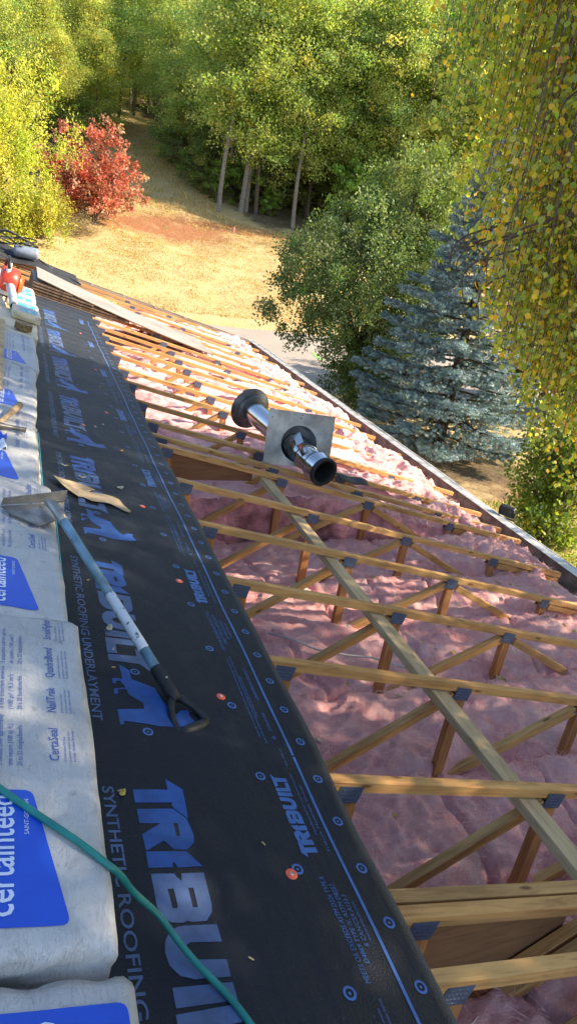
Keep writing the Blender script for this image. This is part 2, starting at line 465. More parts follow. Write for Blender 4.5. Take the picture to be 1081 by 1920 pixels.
# ================================================================== HOUSE
EU = 3.62                                   # eave, roof coordinate
VG = 12.15                                  # far gable
VN = -5.0                                   # near end of the house (behind the camera)
UR = -3.0                                   # ridge
ex, ez = roofp(EU, 0)[0], roofp(EU, 0)[2]
rx, rz = roofp(UR, 0)[0], roofp(UR, 0)[2]
house = thing('house', 'single storey house with its roof stripped open to the trusses', 'house', Matrix.Translation((0, 0, GZ)))
hz = -GZ
mb = MB(); wx = ex - .42; lx = 2 * rx - wx
mb.box(wx - .12, wx, VN + .3, VG - .3, 0, -.90 + hz)
part('wall', mb, M_wallpaint, house)
mb = MB(); mb.box(lx, lx + .12, VN + .3, VG - .3, 0, -.90 + hz); part('wall', mb, M_wallpaint, house)
for yy in (VG - .42, VN + .30):
    mb = MB()
    y0, y1 = yy, yy + .12
    prof = [(lx, 0), (wx, 0), (wx, -.95 + hz), (rx, rz - .12 + hz), (lx, -.95 + hz)]
    mb.add([(a, y0, b) for a, b in prof] + [(a, y1, b) for a, b in prof], [(4, 3, 2, 1, 0), (5, 6, 7, 8, 9)] + [(i, (i + 1) % 5, 5 + (i + 1) % 5, 5 + i) for i in range(5)])
    part('gable_wall', mb, M_wallpaint, house)
mb = MB(); mb.box(ex, ex + .025, VN, VG, ez - .20 + hz, ez - .02 + hz); part('fascia', mb, M_fascia, house, bevel=.003)
mb = MB(); mb.box(wx, ex - .003, VN, VG, ez - .20 + hz, ez - .185 + hz); part('soffit', mb, M_wallpaint, house)
# back slope (other side of the ridge), felted
mb = MB(); mb.grid(6, 20, lambda a, b: (rx - a * (ex - rx), VN + b * (VG - VN), rz + .02 - a * (rz - ez) + hz)); part('back_slope', mb, M_tarp, house)
# gutter: K-profile trough along the eave
g0 = ex + .027
prof = [(0, -.035), (0, -.125), (.07, -.125), (.085, -.10), (.095, -.07), (.118, -.05), (.120, -.028), (.106, -.026), (.106, -.038)]
mb = MB(); nseg = 40
for k in range(nseg + 1):
    y = VN + (VG - .02 - VN) * k / nseg; w = .006 * math.sin(y * 1.3) + .003 * math.sin(y * 4.1)
    for a, b in prof: mb.v.append((g0 + a + w * (a > .05), y, ez + b + hz + w * .6))
np_ = len(prof)
for k in range(nseg):
    for i in range(np_ - 1): mb.f.append((k * np_ + i, k * np_ + i + 1, (k + 1) * np_ + i + 1, (k + 1) * np_ + i))
gut = part('gutter', mb, M_gutter, house)
md = gut.modifiers.new('thick', 'SOLIDIFY'); md.thickness = .003
mb = MB()
for k in range(9):                                    # leaf litter silt lying in the trough
    pass
mb.grid(3, 120, lambda a, b: (g0 + .012 + a * .075, VN + .1 + b * (VG - VN - .4), ez - .108 + hz + .03 * float(vnoise(b * 60, a * 3, 4)) + .02 * math.sin(a * 3.1)))
part('gutter_debris', mb, simple('leaf_mould', (.09, .06, .035), 1, 0, .5, 30, .8), house)
for k, y in enumerate(np.arange(VN + .6, VG - .2, .9)):
    mb = MB(); mb.box(g0 - .002, g0 + .112, y - .012, y + .012, ez - .046 + hz, ez - .042 + hz); part('gutter_strap', mb, M_gutter, house)
# drip edge strip, broken into overlapping lengths
for k, (a, b) in enumerate([(-5, -2.2), (-2.25, .8), (.75, 3.75), (3.7, 6.7), (6.65, 9.6), (9.55, 12.1)]):
    mb = MB(); mb.box(ex - .055, ex + .04, a, b, -.0012 * (k % 2), .0012 - .0012 * (k % 2)); mb.box(ex + .04, ex + .042, a, b, -.045, .001)
    o = part('drip_edge', mb, M_gutter, house, M=Matrix.Translation((0, 0, ez + .012 + hz + .003 * (k % 2))))
    o.rotation_euler = (0, .0, 0)
# ventilation chutes / blocking between the chord tails
# roof deck under the underlayment: OSB panels
dv = -4.9
k = 0
while dv < 8.0:
    v1 = min(dv + 2.435, 8.02)
    for (a, b) in ((-2.98, -1.262), (-1.255, -.045)):
        mb = MB(); mb.box(a, b, dv, v1, .001, .012); part('deck_panel', mb, M_osb, house, M=Matrix.Translation((0, 0, hz)) @ RM())
    dv = v1 + .005; k += 1
# fly rafter and barge board at the far gable
mb = MB(); mb.box(-3.0, EU, -.02, .02, -.14, -.002); part('barge_board', mb, M_old, house, M=Matrix.Translation((0, 0, hz)) @ RM(0, VG, 0))
mb = MB(); mb.box(-3.0, EU, -.02, .02, -.09, -.002); part('fly_rafter', mb, M_old, house, M=Matrix.Translation((0, 0, hz)) @ RM(0, VG - .28, 0))
for u in np.arange(-2.6, 3.6, .6):
    mb = MB(); mb.box(-.02, .02, .02, .26, -.085, -.004); part('lookout', mb, M_old, house, M=Matrix.Translation((0, 0, hz)) @ RM(u, VG - .28, 0))
# ceiling below the insulation
mb = MB(); mb.box(lx + .12, wx - .12, VN + .42, VG - .42, -.925 + hz, -.905 + hz); part('ceiling', mb, M_wallpaint, house)

# ================================================================== TRUSSES
def zc(x): return -x * math.tan(PITCH)            # top of chord at x
CH = .037; CW = .038
def bar(x0, z0, x1, z1, wid, thick, name, mat, dy=0):
    """member in the truss plane between two points; local x along its length"""
    L = math.hypot(x1 - x0, z1 - z0); a = math.atan2(z1 - z0, x1 - x0)
    mb = MB(); mb.box(0, L, -thick / 2, thick / 2, -wid / 2, wid / 2)
    return (name, mb.mesh(name, mat, bevel=.002), Matrix.Translation((x0, dy, z0)) @ Matrix.Rotation(-a, 4, 'Y'))
NODES = [(.092,), (.962,), (1.727,), (2.55,)]
def truss_parts(tail):
    P = []
    mb = MB()
    nn = 26
    for i in range(nn + 1):          # slightly bowed chord
        u = -3.0 + (tail + 3.0) * i / nn
        w = .003 * math.sin(u * 1.7 + tail * 9)
        for (a, b) in ((-CW / 2, -CH), (CW / 2, -CH), (CW / 2, 0), (-CW / 2, 0)): mb.v.append((u, a + w, b))
    for i in range(nn):
        for k in range(4):
            mb.f.append((i * 4 + k, i * 4 + (k + 1) % 4, (i + 1) * 4 + (k + 1) % 4, (i + 1) * 4 + k))
    mb.f += [(3, 2, 1, 0), tuple(nn * 4 + k for k in range(4))]
    P.append(('top_chord', mb.mesh('top_chord', M_wood), RM()))
    cb = CH / math.cos(PITCH)
    mb = MB(); mb.box(2 * rx - 3.2, 3.2, -CW / 2, CW / 2, -.90, -.862); P.append(('bottom_chord', mb.mesh('bottom_chord', M_web), Matrix()))
    for (x,) in NODES:
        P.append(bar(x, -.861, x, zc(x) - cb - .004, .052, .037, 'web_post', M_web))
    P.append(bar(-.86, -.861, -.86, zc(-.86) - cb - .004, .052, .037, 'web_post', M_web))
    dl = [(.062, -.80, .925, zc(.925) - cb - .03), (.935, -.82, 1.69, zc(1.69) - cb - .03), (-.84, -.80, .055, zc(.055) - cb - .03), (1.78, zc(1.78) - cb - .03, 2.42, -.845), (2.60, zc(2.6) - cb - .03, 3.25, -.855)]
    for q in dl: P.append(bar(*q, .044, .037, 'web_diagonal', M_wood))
    for i, (x,) in enumerate(NODES):
        w = .084 if i < 3 else .075
        for s in (-1, 1):
            mb = MB(); y = s * .0215; mb.box(-w / 2, w / 2, min(y, y + s * .0015), max(y, y + s * .0015), -.078, -.014)
            # rows of punched slots, slightly proud
            for a in range(5):
                for b in range(4):
                    mb.box(-w / 2 + .012 + a * (w - .024) / 5, -w / 2 + .012 + a * (w - .024) / 5 + .009, min(y + s * .0016, y + s * .0026), max(y + s * .0016, y + s * .0026), -.072 + b * .0145, -.068 + b * .0145)
            gme = mb.mesh('gusset_plate', M_gus); gme.materials.append(M_galv); gme.polygons.foreach_set('material_index', [0] * 6 + [1] * (len(gme.polygons) - 6))
            P.append(('gusset_plate', gme, Matrix.Translation((x + (.008 if i else .0), 0, zc(x))) @ Matrix.Rotation(PITCH, 4, 'Y')))
    return P
TV = [(-1.22, 3.4), (-.61, 3.4), (-.449, 3.42), (-.402, 3.4), (0, 3.4), (.61, 3.36), (1.22, 3.45), (1.825, 3.38), (2.43, 3.36), (3.06, 3.45), (3.27, 3.38), (3.62, 3.4),
      (4.15, 3.42), (4.76, 3.38), (5.26, 3.4), (5.87, 3.36), (6.41, 3.42), (6.89, 3.4), (7.38, 3.38), (7.93, 3.4), (8.5, 3.42), (9.1, 3.4), (9.7, 3.36), (10.3, 3.4), (10.9, 3.42), (11.5, 3.4)]
ordw = ['nearest', 'second', 'third', 'fourth', 'fifth', 'sixth', 'seventh', 'eighth', 'ninth', 'tenth', 'eleventh', 'twelfth', 'thirteenth', 'fourteenth', 'fifteenth', 'sixteenth', 'seventeenth', 'eighteenth', 'nineteenth']
TL = {1: 'lone pine roof truss at the bottom edge of the photo', 2: 'nearer truss of the front doubled pair, bottom right corner', 3: 'farther truss of the front doubled pair, bottom right corner',
      4: 'first single pine truss beyond the front doubled pair', 5: 'second single pine truss beyond the front doubled pair', 6: 'third single pine truss beyond the front doubled pair, in front of open insulation',
      7: 'fourth single pine truss beyond the front doubled pair', 8: 'last single truss before the doubled pair under the metal flue', 9: 'nearer truss of the doubled pair under the near end of the flue',
      10: 'farther truss of the doubled pair under the near end of the flue', 11: 'truss just behind the square flashing plate', 12: 'truss under the round collar end of the flue'}
cache = {}
first = None
for i, (tv, tl) in enumerate(TV):
    if i == 0: continue
    key = tl
    if key not in cache: cache[key] = truss_parts(tl)
    if i in TL: lab = TL[i]
    elif tv < 7.9: lab = '%s sunlit truss beyond the flue collar, counting towards the far gable' % ordw[i - 13].replace('nearest', 'first')
    else: lab = '%s truss from the far gable, behind the loose plywood sheets' % ordw[len(TV) - 1 - i].replace('nearest', 'first')
    e = thing('roof_truss', lab, 'truss', Matrix.Translation((0, tv, 0)), 'roof trusses along the open roof')
    for nm, me, m in cache[key]: place(nm, me, e, m)
# sheet panels closing the doubled trusses
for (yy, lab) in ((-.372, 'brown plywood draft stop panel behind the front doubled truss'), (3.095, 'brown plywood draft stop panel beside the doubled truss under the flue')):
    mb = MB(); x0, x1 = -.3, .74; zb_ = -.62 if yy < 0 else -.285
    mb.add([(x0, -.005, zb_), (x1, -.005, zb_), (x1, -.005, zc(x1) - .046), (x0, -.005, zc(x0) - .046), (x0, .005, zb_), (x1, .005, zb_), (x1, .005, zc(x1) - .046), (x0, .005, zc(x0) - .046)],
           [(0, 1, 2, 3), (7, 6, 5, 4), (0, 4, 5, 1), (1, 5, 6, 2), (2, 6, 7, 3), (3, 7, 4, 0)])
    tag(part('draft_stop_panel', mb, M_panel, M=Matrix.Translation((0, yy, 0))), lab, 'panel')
# lateral brace below the chords
mb = MB(); mb.box(-.55, 3.05, -.0445, .0445, -.080, -.043)
o = part('brace_board', mb, M_brace, M=RM(.868, 0, 0, R(90)), bevel=.002)
tag(o, 'long pale board nailed under the chords across all near trusses', 'board')

# ================================================================== INSULATION
def insul_level(x, y):
    if y < -.43: base = -.50
    elif y < 3.10: base = -.725
    else: base = -.40
    return base
BAYS = [(-1.22, -.61), (-.61, -.43), (-.43, 0), (0, .61), (.61, 1.22), (1.22, 1.825), (1.825, 2.43), (2.43, 3.06), (3.10, 3.62), (3.62, 4.15), (4.15, 4.76), (4.76, 5.26), (5.26, 5.87), (5.87, 6.41), (6.41, 6.89), (6.89, 7.38), (7.38, 7.93), (7.93, 8.5), (8.5, 9.1), (9.1, 9.7), (9.7, 10.3), (10.3, 10.9), (10.9, 11.5), (11.5, 12.0)]
BL = {0: 'pink insulation batt at the very bottom right corner, below the lone front truss', 1: 'strip of pink insulation between the lone front truss and the front doubled pair',
      2: 'pink insulation batt just beyond the front doubled truss', 3: 'shaded pink insulation batt between the first and second single trusses', 4: 'pink insulation batt between the second and third single trusses, cable on it',
      5: 'pink insulation batt between the third and fourth single trusses', 6: 'sun dappled pink insulation batt in front of the last single truss', 7: 'pink insulation batt at the foot of the tall red batt face',
      8: 'tall pink batt with dark red vertical face below the flue', 9: 'pink insulation batt beneath the square flashing plate', 10: 'sunlit pink insulation batt beneath the flue collar'}
for bi, (y0, y1) in enumerate(BAYS):
    near = y0 < 3.5
    step = .016 if y0 < 3.3 else .03
    xa, xb = -.55, 3.30 + rnd.uniform(-.10, .06)
    nxi = int((xb - xa) / step); nyi = max(6, int((y1 - y0) / step))
    gx = np.linspace(xa, xb, nxi + 1); gy = np.linspace(y0 + .001, y1 - .001, nyi + 1)
    GX, GY = np.meshgrid(gx, gy)
    lev = insul_level(0, (y0 + y1) / 2) + rnd.uniform(-.015, .015)
    roofz = -GX * math.tan(PITCH)
    cap = roofz - .055 - .03 * np.sin(bi * 1.7)
    # towards the eave the batts swell up to the chords
    sw = np.clip((GX - 2.45) / .5, 0, 1); cap = cap + sw * (.035 + .05 * vnoise(GX * 3 + bi * 5, GY * 3, 8))
    cap = np.maximum(cap, -.94 + .02 * GX)
    zz = np.minimum(lev, cap)
    k = .05; zz = zz - k * np.exp(-np.abs(lev - cap) / k) * .4
    big = fbm(GX * 1.6 + 3.1 * bi, GY * 2.0, 21, 3) * .10
    puff = np.abs(fbm(GX * 3.4 + 7 * bi + .6 * GY, GY * 5 + 2 * bi, 31, 4)) * -.15 + .02
    wx_n = fbm(GX * 3, GY * 3, 51, 2) * 1.6
    fine = fbm(GX * 16 + wx_n * 3, GY * 34 + wx_n * 9, 41, 3) * .045 - np.abs(fbm(GX * 9 + wx_n * 4, GY * 9 - wx_n * 4, 61, 3)) * .075
    # pillow edge: each batt rounds down at the seams with its neighbours
    ed = np.minimum(GY - y0, y1 - GY) / (y1 - y0)
    off = .05 * (vnoise(GX * 1.3 + bi * 3.3, GY * 0, 77) - .3)
    pil = -(.014 + 1.3 * np.maximum(off, 0)) * np.exp(-ed / .03)
    ev = np.clip((GX - 1.9) / .7, 0, 1) * (1.0 if y0 > 3.0 else .55)
    clump = (np.abs(fbm(GX * 7 + bi * 3.1, GY * 7, 91, 4)) * -.26 + .035 + fbm(GX * 22, GY * 22, 95, 2) * .035) * ev
    rag = -.30 * np.clip((GX - (xb - .16 - .12 * vnoise(GX * 0 + bi, GY * 9, 5))) / .16, 0, 1) ** 2
    zz = np.maximum(zz + big + puff + fine + pil + clump + rag, -.925)
    # cross seams / tears
    for q in range(3):
        cx = rnd.uniform(.2, 3.1); sl_ = rnd.uniform(-.35, .35); wd = rnd.uniform(.008, .022)
        dd = np.abs(GX - cx - sl_ * (GY - y0) - .05 * (vnoise(GY * 8, GX * 0 + q, bi) - .5))
        zz = zz - rnd.uniform(.03, .08) * np.exp(-(dd / wd) ** 2)
    lo = -.93
    top = np.stack([GX, GY, zz], -1)
    nX = nxi + 1
    V = top.reshape(-1, 3).tolist()
    F = [(j * nX + i, j * nX + i + 1, (j + 1) * nX + i + 1, (j + 1) * nX + i) for j in range(nyi) for i in range(nxi)]
    def skirt(idx, flip):
        """vertical side with several rings so it is puffy too"""
        rings = [idx]
        h = 7 if lev > -.6 else 3
        for r_ in range(1, h + 1):
            row = []
            for c_, q in enumerate(idx):
                p = V[q]; z = p[2] + (lo - p[2]) * r_ / h
                bul = .03 * math.sin(math.pi * r_ / h) + .03 * (float(vnoise(p[0] * 9, r_ * 1.3, bi)) - .5) if 0 < r_ < h else 0
                row.append(len(V)); V.append([p[0], p[1] + (bul if flip else -bul) * (1 if near else .4), z])
            rings.append(row)
        for a, b in zip(rings[:-1], rings[1:]):
            for c_ in range(len(idx) - 1):
                q = (a[c_], b[c_], b[c_ + 1], a[c_ + 1]); F.append(q[::-1] if flip else q)
    skirt([i for i in range(nX)], False)
    skirt([nyi * nX + i for i in range(nX)], True)
    me = bpy.data.meshes.new('insulation_batt'); me.from_pydata(V, [], F); me.materials.append(M_pink)
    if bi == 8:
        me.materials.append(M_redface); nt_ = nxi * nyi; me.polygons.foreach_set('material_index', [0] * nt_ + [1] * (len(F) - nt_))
    me.polygons.foreach_set('use_smooth', [True] * len(me.polygons)); me.update()
    o = place('insulation_batt', me)
    if y0 < 4.2:
        gq = np.random.default_rng(900 + bi); nf = int(5200 * (y1 - y0)) if y0 > -.5 else 500
        ii = gq.integers(0, nxi, nf); jj = gq.integers(0, nyi, nf); keep_ = (GX[jj, ii] > -.1); ii, jj = ii[keep_], jj[keep_]; nf = len(ii)
        P0 = top[jj, ii] + np.stack([gq.uniform(0, step, nf), gq.uniform(0, step, nf), np.full(nf, .004)], -1)
        an_ = gq.normal(size=nf) * .9 + 6 * vnoise(P0[:, 0] * 5, P0[:, 1] * 5, bi); dd_ = np.stack([np.cos(an_), np.sin(an_), gq.normal(size=nf) * .12 + .05], -1); sd_ = np.stack([-np.sin(an_), np.cos(an_), gq.normal(size=nf) * .3], -1)
        ln_ = gq.uniform(.025, .075, nf)[:, None]; wd_ = gq.uniform(.0005, .0013, nf)[:, None]; bend = gq.normal(size=nf)[:, None] * .35
        V_ = np.stack([P0 - sd_ * wd_, P0 + dd_ * ln_ * .5 + sd_ * (bend * ln_ * .5 - wd_), P0 + dd_ * ln_ + sd_ * bend * ln_ * .2, P0 + dd_ * ln_ * .5 + sd_ * (bend * ln_ * .5 + wd_), P0 + sd_ * wd_], 1)
        fo = place('loose_fibres', quads_mesh('loose_fibres', V_, None, L_fibre, pick([(.92, .68, .66), (.89, .57, .56), (.82, .45, .45)], (3, 3, 1), nf, gq, .05)), o); fo['kind'] = 'stuff'
    if bi in BL: lab = BL[bi]
    elif y0 < 7.9: lab = '%s sunlit pink batt beyond the flue collar, counting towards the far gable' % ordw[bi - 11].replace('nearest', 'first')
    else: lab = '%s pink insulation batt from the far gable, behind the plywood' % ordw[len(BAYS) - 1 - bi].replace('nearest', 'first')
    tag(o, lab, 'insulation', 'pink insulation batts between the trusses')

# cable across the insulation
pts = [(.48, 1.72, -.705), (.60, 1.64, -.70), (.70, 1.52, -.695), (.86, 1.45, -.70), (1.0, 1.40, -.695), (1.16, 1.29, -.70), (1.3, 1.23, -.71)]
mb = MB(); mb.tube([(a, b, c + .025) for a, b, c in pts], .006, 6)
tag(part('electric_cable', mb, M_cable, smooth=True), 'thin pale cable lying across the pink insulation', 'cable')

# ================================================================== UNDERLAYMENT
def hU(u, v):
    """gentle waves of the sheet above the deck"""
    return .0215 + .0022 * math.sin(v * 5.1 + u * 3) + .0016 * math.sin(v * 11.3 - u * 7) + .0020 * math.sin(u * 9 + v * 2.1) + .0035 * max(0, v - 4.2) / 3 * math.sin(v * 23 + u * 2)
def eU(v): return .004 * math.sin(v * 3.3) + .003 * math.sin(v * 8.7) + (.010 * math.sin(v * 17) * (v > 4)) + .010 * min(1, max(0, v - 3)) 
ul = thing('roofing_underlayment', 'long black synthetic underlayment sheet printed with blue lettering', 'underlayment', RM())
V0, V1 = -1.7, 8.0
nu, nv = 40, 420
mb = MB(); mb.grid(nu, nv, lambda a, b: (-1.24 + a * (1.24 + eU(V0 + b * (V1 - V0))), V0 + b * (V1 - V0), hU(-1.24 + a * 1.24, V0 + b * (V1 - V0))))
o = part('sheet', mb, M_ul, ul, smooth=True)
md = o.modifiers.new('thick', 'SOLIDIFY'); md.thickness = .0012; md.offset = -1
PER = 1.203
def printpart(name, vs, fs, mat, fn, lift=.0010):
    """vs in print coordinates, fn -> (u, v)"""
    mb = MB(); q = []
    for x, y in vs:
        u, v = fn(x, y); q.append((u, v, hU(u, v) + lift))
    mb.add(q, fs); return part(name, mb, mat, ul)
def densify(vs, fs):
    """split big faces so that the print follows the sheet"""
    bm = bmesh.new(); bv = [bm.verts.new((x, y, 0)) for x, y in vs]
    for f in fs:
        try: bm.faces.new([bv[i] for i in f])
        except ValueError: pass
    bmesh.ops.triangulate(bm, faces=bm.faces[:])
    for _ in range(4):
        es = [e for e in bm.edges if e.calc_length() > .045]
        if not es: break
        bmesh.ops.subdivide_edges(bm, edges=es, cuts=1); bmesh.ops.triangulate(bm, faces=bm.faces[:])
    bm.verts.index_update()
    r = ([(q.co.x, q.co.y) for q in bm.verts], [tuple(q.index for q in f.verts) for f in bm.faces]); bm.free(); return r
# letter outlines in sheet coordinates (s runs down the sheet, h across it)
Tq = [(.095, -.621), (.094, -.53), (.057, -.529), (.092, -.489), (.16, -.493), (.188, -.496), (.156, -.526), (.145, -.53), (.137, -.526), (.139, -.622)]
Rq = [(.159, -.621), (.157, -.5285), (.189, -.499), (.237, -.493), (.259, -.496), (.279, -.518), (.278, -.55), (.253, -.571), (.279, -.613), (.279, -.618), (.235, -.62), (.203, -.569), (.202, -.621)]
Rh = [(.202, -.537), (.202, -.527), (.239, -.527), (.241, -.537)]
Iq = [(.283, -.619), (.283, -.522), (.324, -.491), (.327, -.551), (.313, -.557), (.315, -.562), (.326, -.563), (.326, -.62)]
Bq = [(.341, -.617), (.342, -.563), (.35, -.56), (.361, -.55), (.342, -.546), (.341, -.492), (.422, -.493), (.439, -.497), (.459, -.514), (.459, -.548), (.455, -.557), (.46, -.568), (.457, -.593), (.443, -.61), (.419, -.617)]
Bh1 = [(.38, -.586), (.379, -.572), (.425, -.571), (.426, -.583)]; Bh2 = [(.379, -.538), (.379, -.526), (.426, -.526), (.426, -.538)]
Uq = [(.466, -.566), (.468, -.493), (.507, -.493), (.503, -.561), (.51, -.575), (.522, -.582), (.534, -.577), (.539, -.566), (.545, -.493), (.581, -.494), (.578, -.569), (.568, -.597), (.546, -.614), (.519, -.618), (.498, -.614), (.476, -.6), (.468, -.582)]
I2 = [(.589, -.617), (.592, -.494), (.627, -.493), (.627, -.617)]
Lq = [(.638, -.62), (.634, -.494), (.667, -.494), (.671, -.588), (.722, -.590), (.726, -.622)]
T2 = [(.732, -.622), (.728, -.527), (.690, -.526), (.676, -.497), (.760, -.494), (.806, -.490), (.770, -.523), (.766, -.622)]
LG = [(-.42, -.592), (-.393, -.563), (-.35, -.562), (-.318, -.492), (-.259, -.476), (-.22, -.461), (-.205, -.444), (-.225, -.427), (-.232, -.399), (-.203, -.402), (-.178, -.386), (-.159, -.415), (-.151, -.459), (-.148, -.504), (-.154, -.542), (-.159, -.61), (-.145, -.61), (-.142, -.622), (-.205, -.623), (-.217, -.541), (-.242, -.541), (-.275, -.581), (-.299, -.584), (-.293, -.612), (-.276, -.611), (-.269, -.624), (-.295, -.624), (-.307, -.585), (-.336, -.6), (-.331, -.614), (-.321, -.612), (-.321, -.623), (-.345, -.623), (-.349, -.603), (-.346, -.591)]
LG = [(a + PER, b) for a, b in LG]
LG2 = [(.97, -.612), (1.035, -.603), (1.038, -.598), (.975, -.606)]
P_blue = densify(*polyfill([Tq])); P_blue2 = densify(*polyfill([Rq, Rh])); P_blue3 = densify(*polyfill([Iq]))
P_let = [densify(*polyfill(q)) for q in ([Bq, Bh1, Bh2], [Uq], [I2], [Lq], [T2])]
P_logo = densify(*polyfill([LG]))
P_syn = [(x0, text2d(w_, .012, 0, 3, x1 - x0, .0275)) for w_, x0, x1 in (('SYNTHETIC', .086, .370), ('ROOFING', .388, .640), ('UNDERLAYMENT', .656, 1.049))]
P_tri = [polyfill(q) for q in ([Tq], [Rq, Rh], [Iq], [Bq, Bh1, Bh2], [Uq], [I2], [Lq], [T2])]
def ring(r0, r1, n=20): 
    vs = [(r * math.cos(2 * math.pi * k / n), r * math.sin(2 * math.pi * k / n)) for r in (r0, r1) for k in range(n)]
    return vs, [(k, (k + 1) % n, n + (k + 1) % n, n + k) for k in range(n)]
def disc(r, n=10):
    vs = [(r * math.cos(2 * math.pi * k / n), r * math.sin(2 * math.pi * k / n)) for k in range(n)]
    return vs, [tuple(range(n))]
rg = ring(.0095, .0155); dc = disc(.0035)
tm = (rg[0] + dc[0], rg[1] + [tuple(i + len(rg[0]) for i in f) for f in dc[1]])
tmb = MB(); tmb.add([(x, y, 0) for x, y in tm[0]], tm[1]); TM = tmb.mesh('target_mark', M_pline)
fine = [('MEETS OR EXCEEDS ASTM D226 TYPE II,', .0135, .624, .356, -.178), ('D4869 TYPE IV, ASTM D8257', .0125, .581, .378, -.158), ('& CAN/CSA A123.3', .012, .544, .410, -.139), ('www.tribuilt.com', .008, .530, .430, -.125),
        ('Refer to installation instructions before use. Fasten at every printed mark and follow local building codes', .0062, .675 + PER - 1.203 + .395 + .0, .675, -.186)]
P_fine = []
fine = fine[:4] + [('Always refer to local building codes and to the shingle manufacturer for application requirements', .0075, -.133 + PER, -.528 + PER, -.185),
        ('Secure with cap nails at every printed mark. Keep lines parallel to the eave and lap as shown below', .0075, -.106 + PER, -.548 + PER, -.171),
        ('Cover within the stated exposure period', .007, -.225 + PER, -.433 + PER, -.163),
        ('UNDERLAP POINT', .0105, -.313 + PER, -.479 + PER, -.131), ('OVERLAP LINE', .0105, -.162 + PER, -.250 + PER, -.135), ('this side up', .006, -.014 + PER, -.086 + PER, -.136),
        ('Manufactured for and distributed by', .0075, .229, .015, -.137), ('Tribuilt Materials Group', .0075, .285, .057, -.121)]
for s, h, sa, sb, u in fine:            # read up the sheet: start at larger s
    P_fine.append((text2d(s, .0, .15, 2, sa - sb, h), sa, u))
tri = polyfill([[(0, 0), (.016, 0), (.008, .0145)], [(.004, .0025), (.012, .0025), (.008, .0095)]])
for p in range(-6, 3):
    so_ = p * PER                       # s = -v
    fn = lambda s, h, so_=so_: (h, -(s + so_))
    v_hi, v_lo = -(so_ + .05), -(so_ + 1.08)
    if v_hi > 8.2 or v_lo < -2.6: 
        if v_hi < -1.6 or v_lo > 7.9: continue
    def ok(s): return V0 + .03 < -(s + so_) < V1 - .03
    def clip(P): return all(ok(s) for s, h in P[0])
    for P in (P_blue, P_blue2, P_blue3):
        if clip(P): printpart('logo_letter', P[0], P[1], M_pblue, fn)
    for P in P_let:
        if clip(P): printpart('logo_letter', P[0], P[1], M_plight, fn)
    if clip(P_logo): printpart('animal_emblem', P_logo[0], P_logo[1], M_pblue, fn)
    for x0, (tv_, tf_) in P_syn:
        syn = [(x0 + x, -.697 + y) for x, y in tv_]
        if all(ok(s) for s, h in syn): printpart('slogan_word', syn, tf_, M_plight, fn)
    for P in P_tri:
        vs = [(.3 - (x - .057) * .374, -.160 - (y + .622) * .374 * 1.0) for x, y in P[0]]
        if all(ok(s) for s, h in vs): printpart('small_logo_letter', vs, P[1], M_pline, fn)
    if -(so_) < 5.2:
        for (vs, fs), sa, u in P_fine:
            q = [(sa - x, u - y) for x, y in vs]
            if all(ok(s) for s, h in q): printpart('fine_print', q, fs, M_pline, fn)
        q = [(-.125 + PER - x, -.135 - y) for x, y in tri[0]]
        if all(ok(s) for s, h in q): printpart('recycling_mark', q, tri[1], M_pline, fn)
    if ok(1.081): place('target_mark', TM, ul, Matrix.Translation((-.545, -(1.081 + so_), hU(-.545, -(1.081 + so_)) + .001)))
    if ok(.84): place('target_mark', TM, ul, Matrix.Translation((-.545, -(.815 + so_), hU(-.545, -(.815 + so_)) + .0016)))
    # edge line in one length per repeat with a little break
    mb = MB(); a0, a1 = -(so_ - .053), -(so_ - .053 + PER - .006)
    a0, a1 = min(a0, V1 - .02), max(a1, V0 + .02)
    if a0 > a1:
        mb.grid(1, 40, lambda a, b: (-.106 + .0085 * a, a1 + (a0 - a1) * b, hU(-.106, a1 + (a0 - a1) * b) + .0011)); part('edge_line', mb, M_pline, ul)
k = 0
for k in range(-9, 46):
    v = -.032 + .1524 * k
    if V0 < v < 7.8:
        place('target_mark', TM, ul, Matrix.Translation((-.052, v, hU(-.052, v) + .0012)))
for k in range(-4, 20):
    v = -.030 + .3048 * k
    if V0 < v < 6.5: place('target_mark', TM, ul, Matrix.Translation((-.241, v, hU(-.241, v) + .0012)))

# cap nails
capmb = MB(); capmb.lathe([(0, .0155), (.0012, .0150), (.0022, .010), (.0022, .0055), (.0030, .005)], 18); capmb.f.append(tuple(range(18 * 4, 18 * 5)))
CAP = capmb.mesh('cap', M_cap, True)
nmb = MB(); nmb.lathe([(.0031, .0052), (.0040, .0045)], 10); nmb.f.append(tuple(range(10, 20))); NAIL = nmb.mesh('nail', M_nail)
caps = [(-.264, -.349, 'orange cap nail beside the nearest small lettering'), (-.269, .313, 'orange cap nail right of the scraper handle grip'), (-.254, 1.059, 'orange cap nail beside the second small lettering'),
        (-.298, 1.784, 'orange cap nail right of the torn brown paper'), (-.50, 2.93, 'faded cap nail on the sun dappled black sheet'), (-.30, 3.4, None), (-.25, 4.7, None), (-.26, 6.3, None)]
for u, v, lab in caps:
    e = thing('cap_nail', lab or 'small orange cap nail on the far bright stretch of the black sheet', 'nail', RM(u, v, hU(u, v) + .0012), 'cap nails holding the black sheet')
    place('cap', CAP, e); place('nail', NAIL, e)

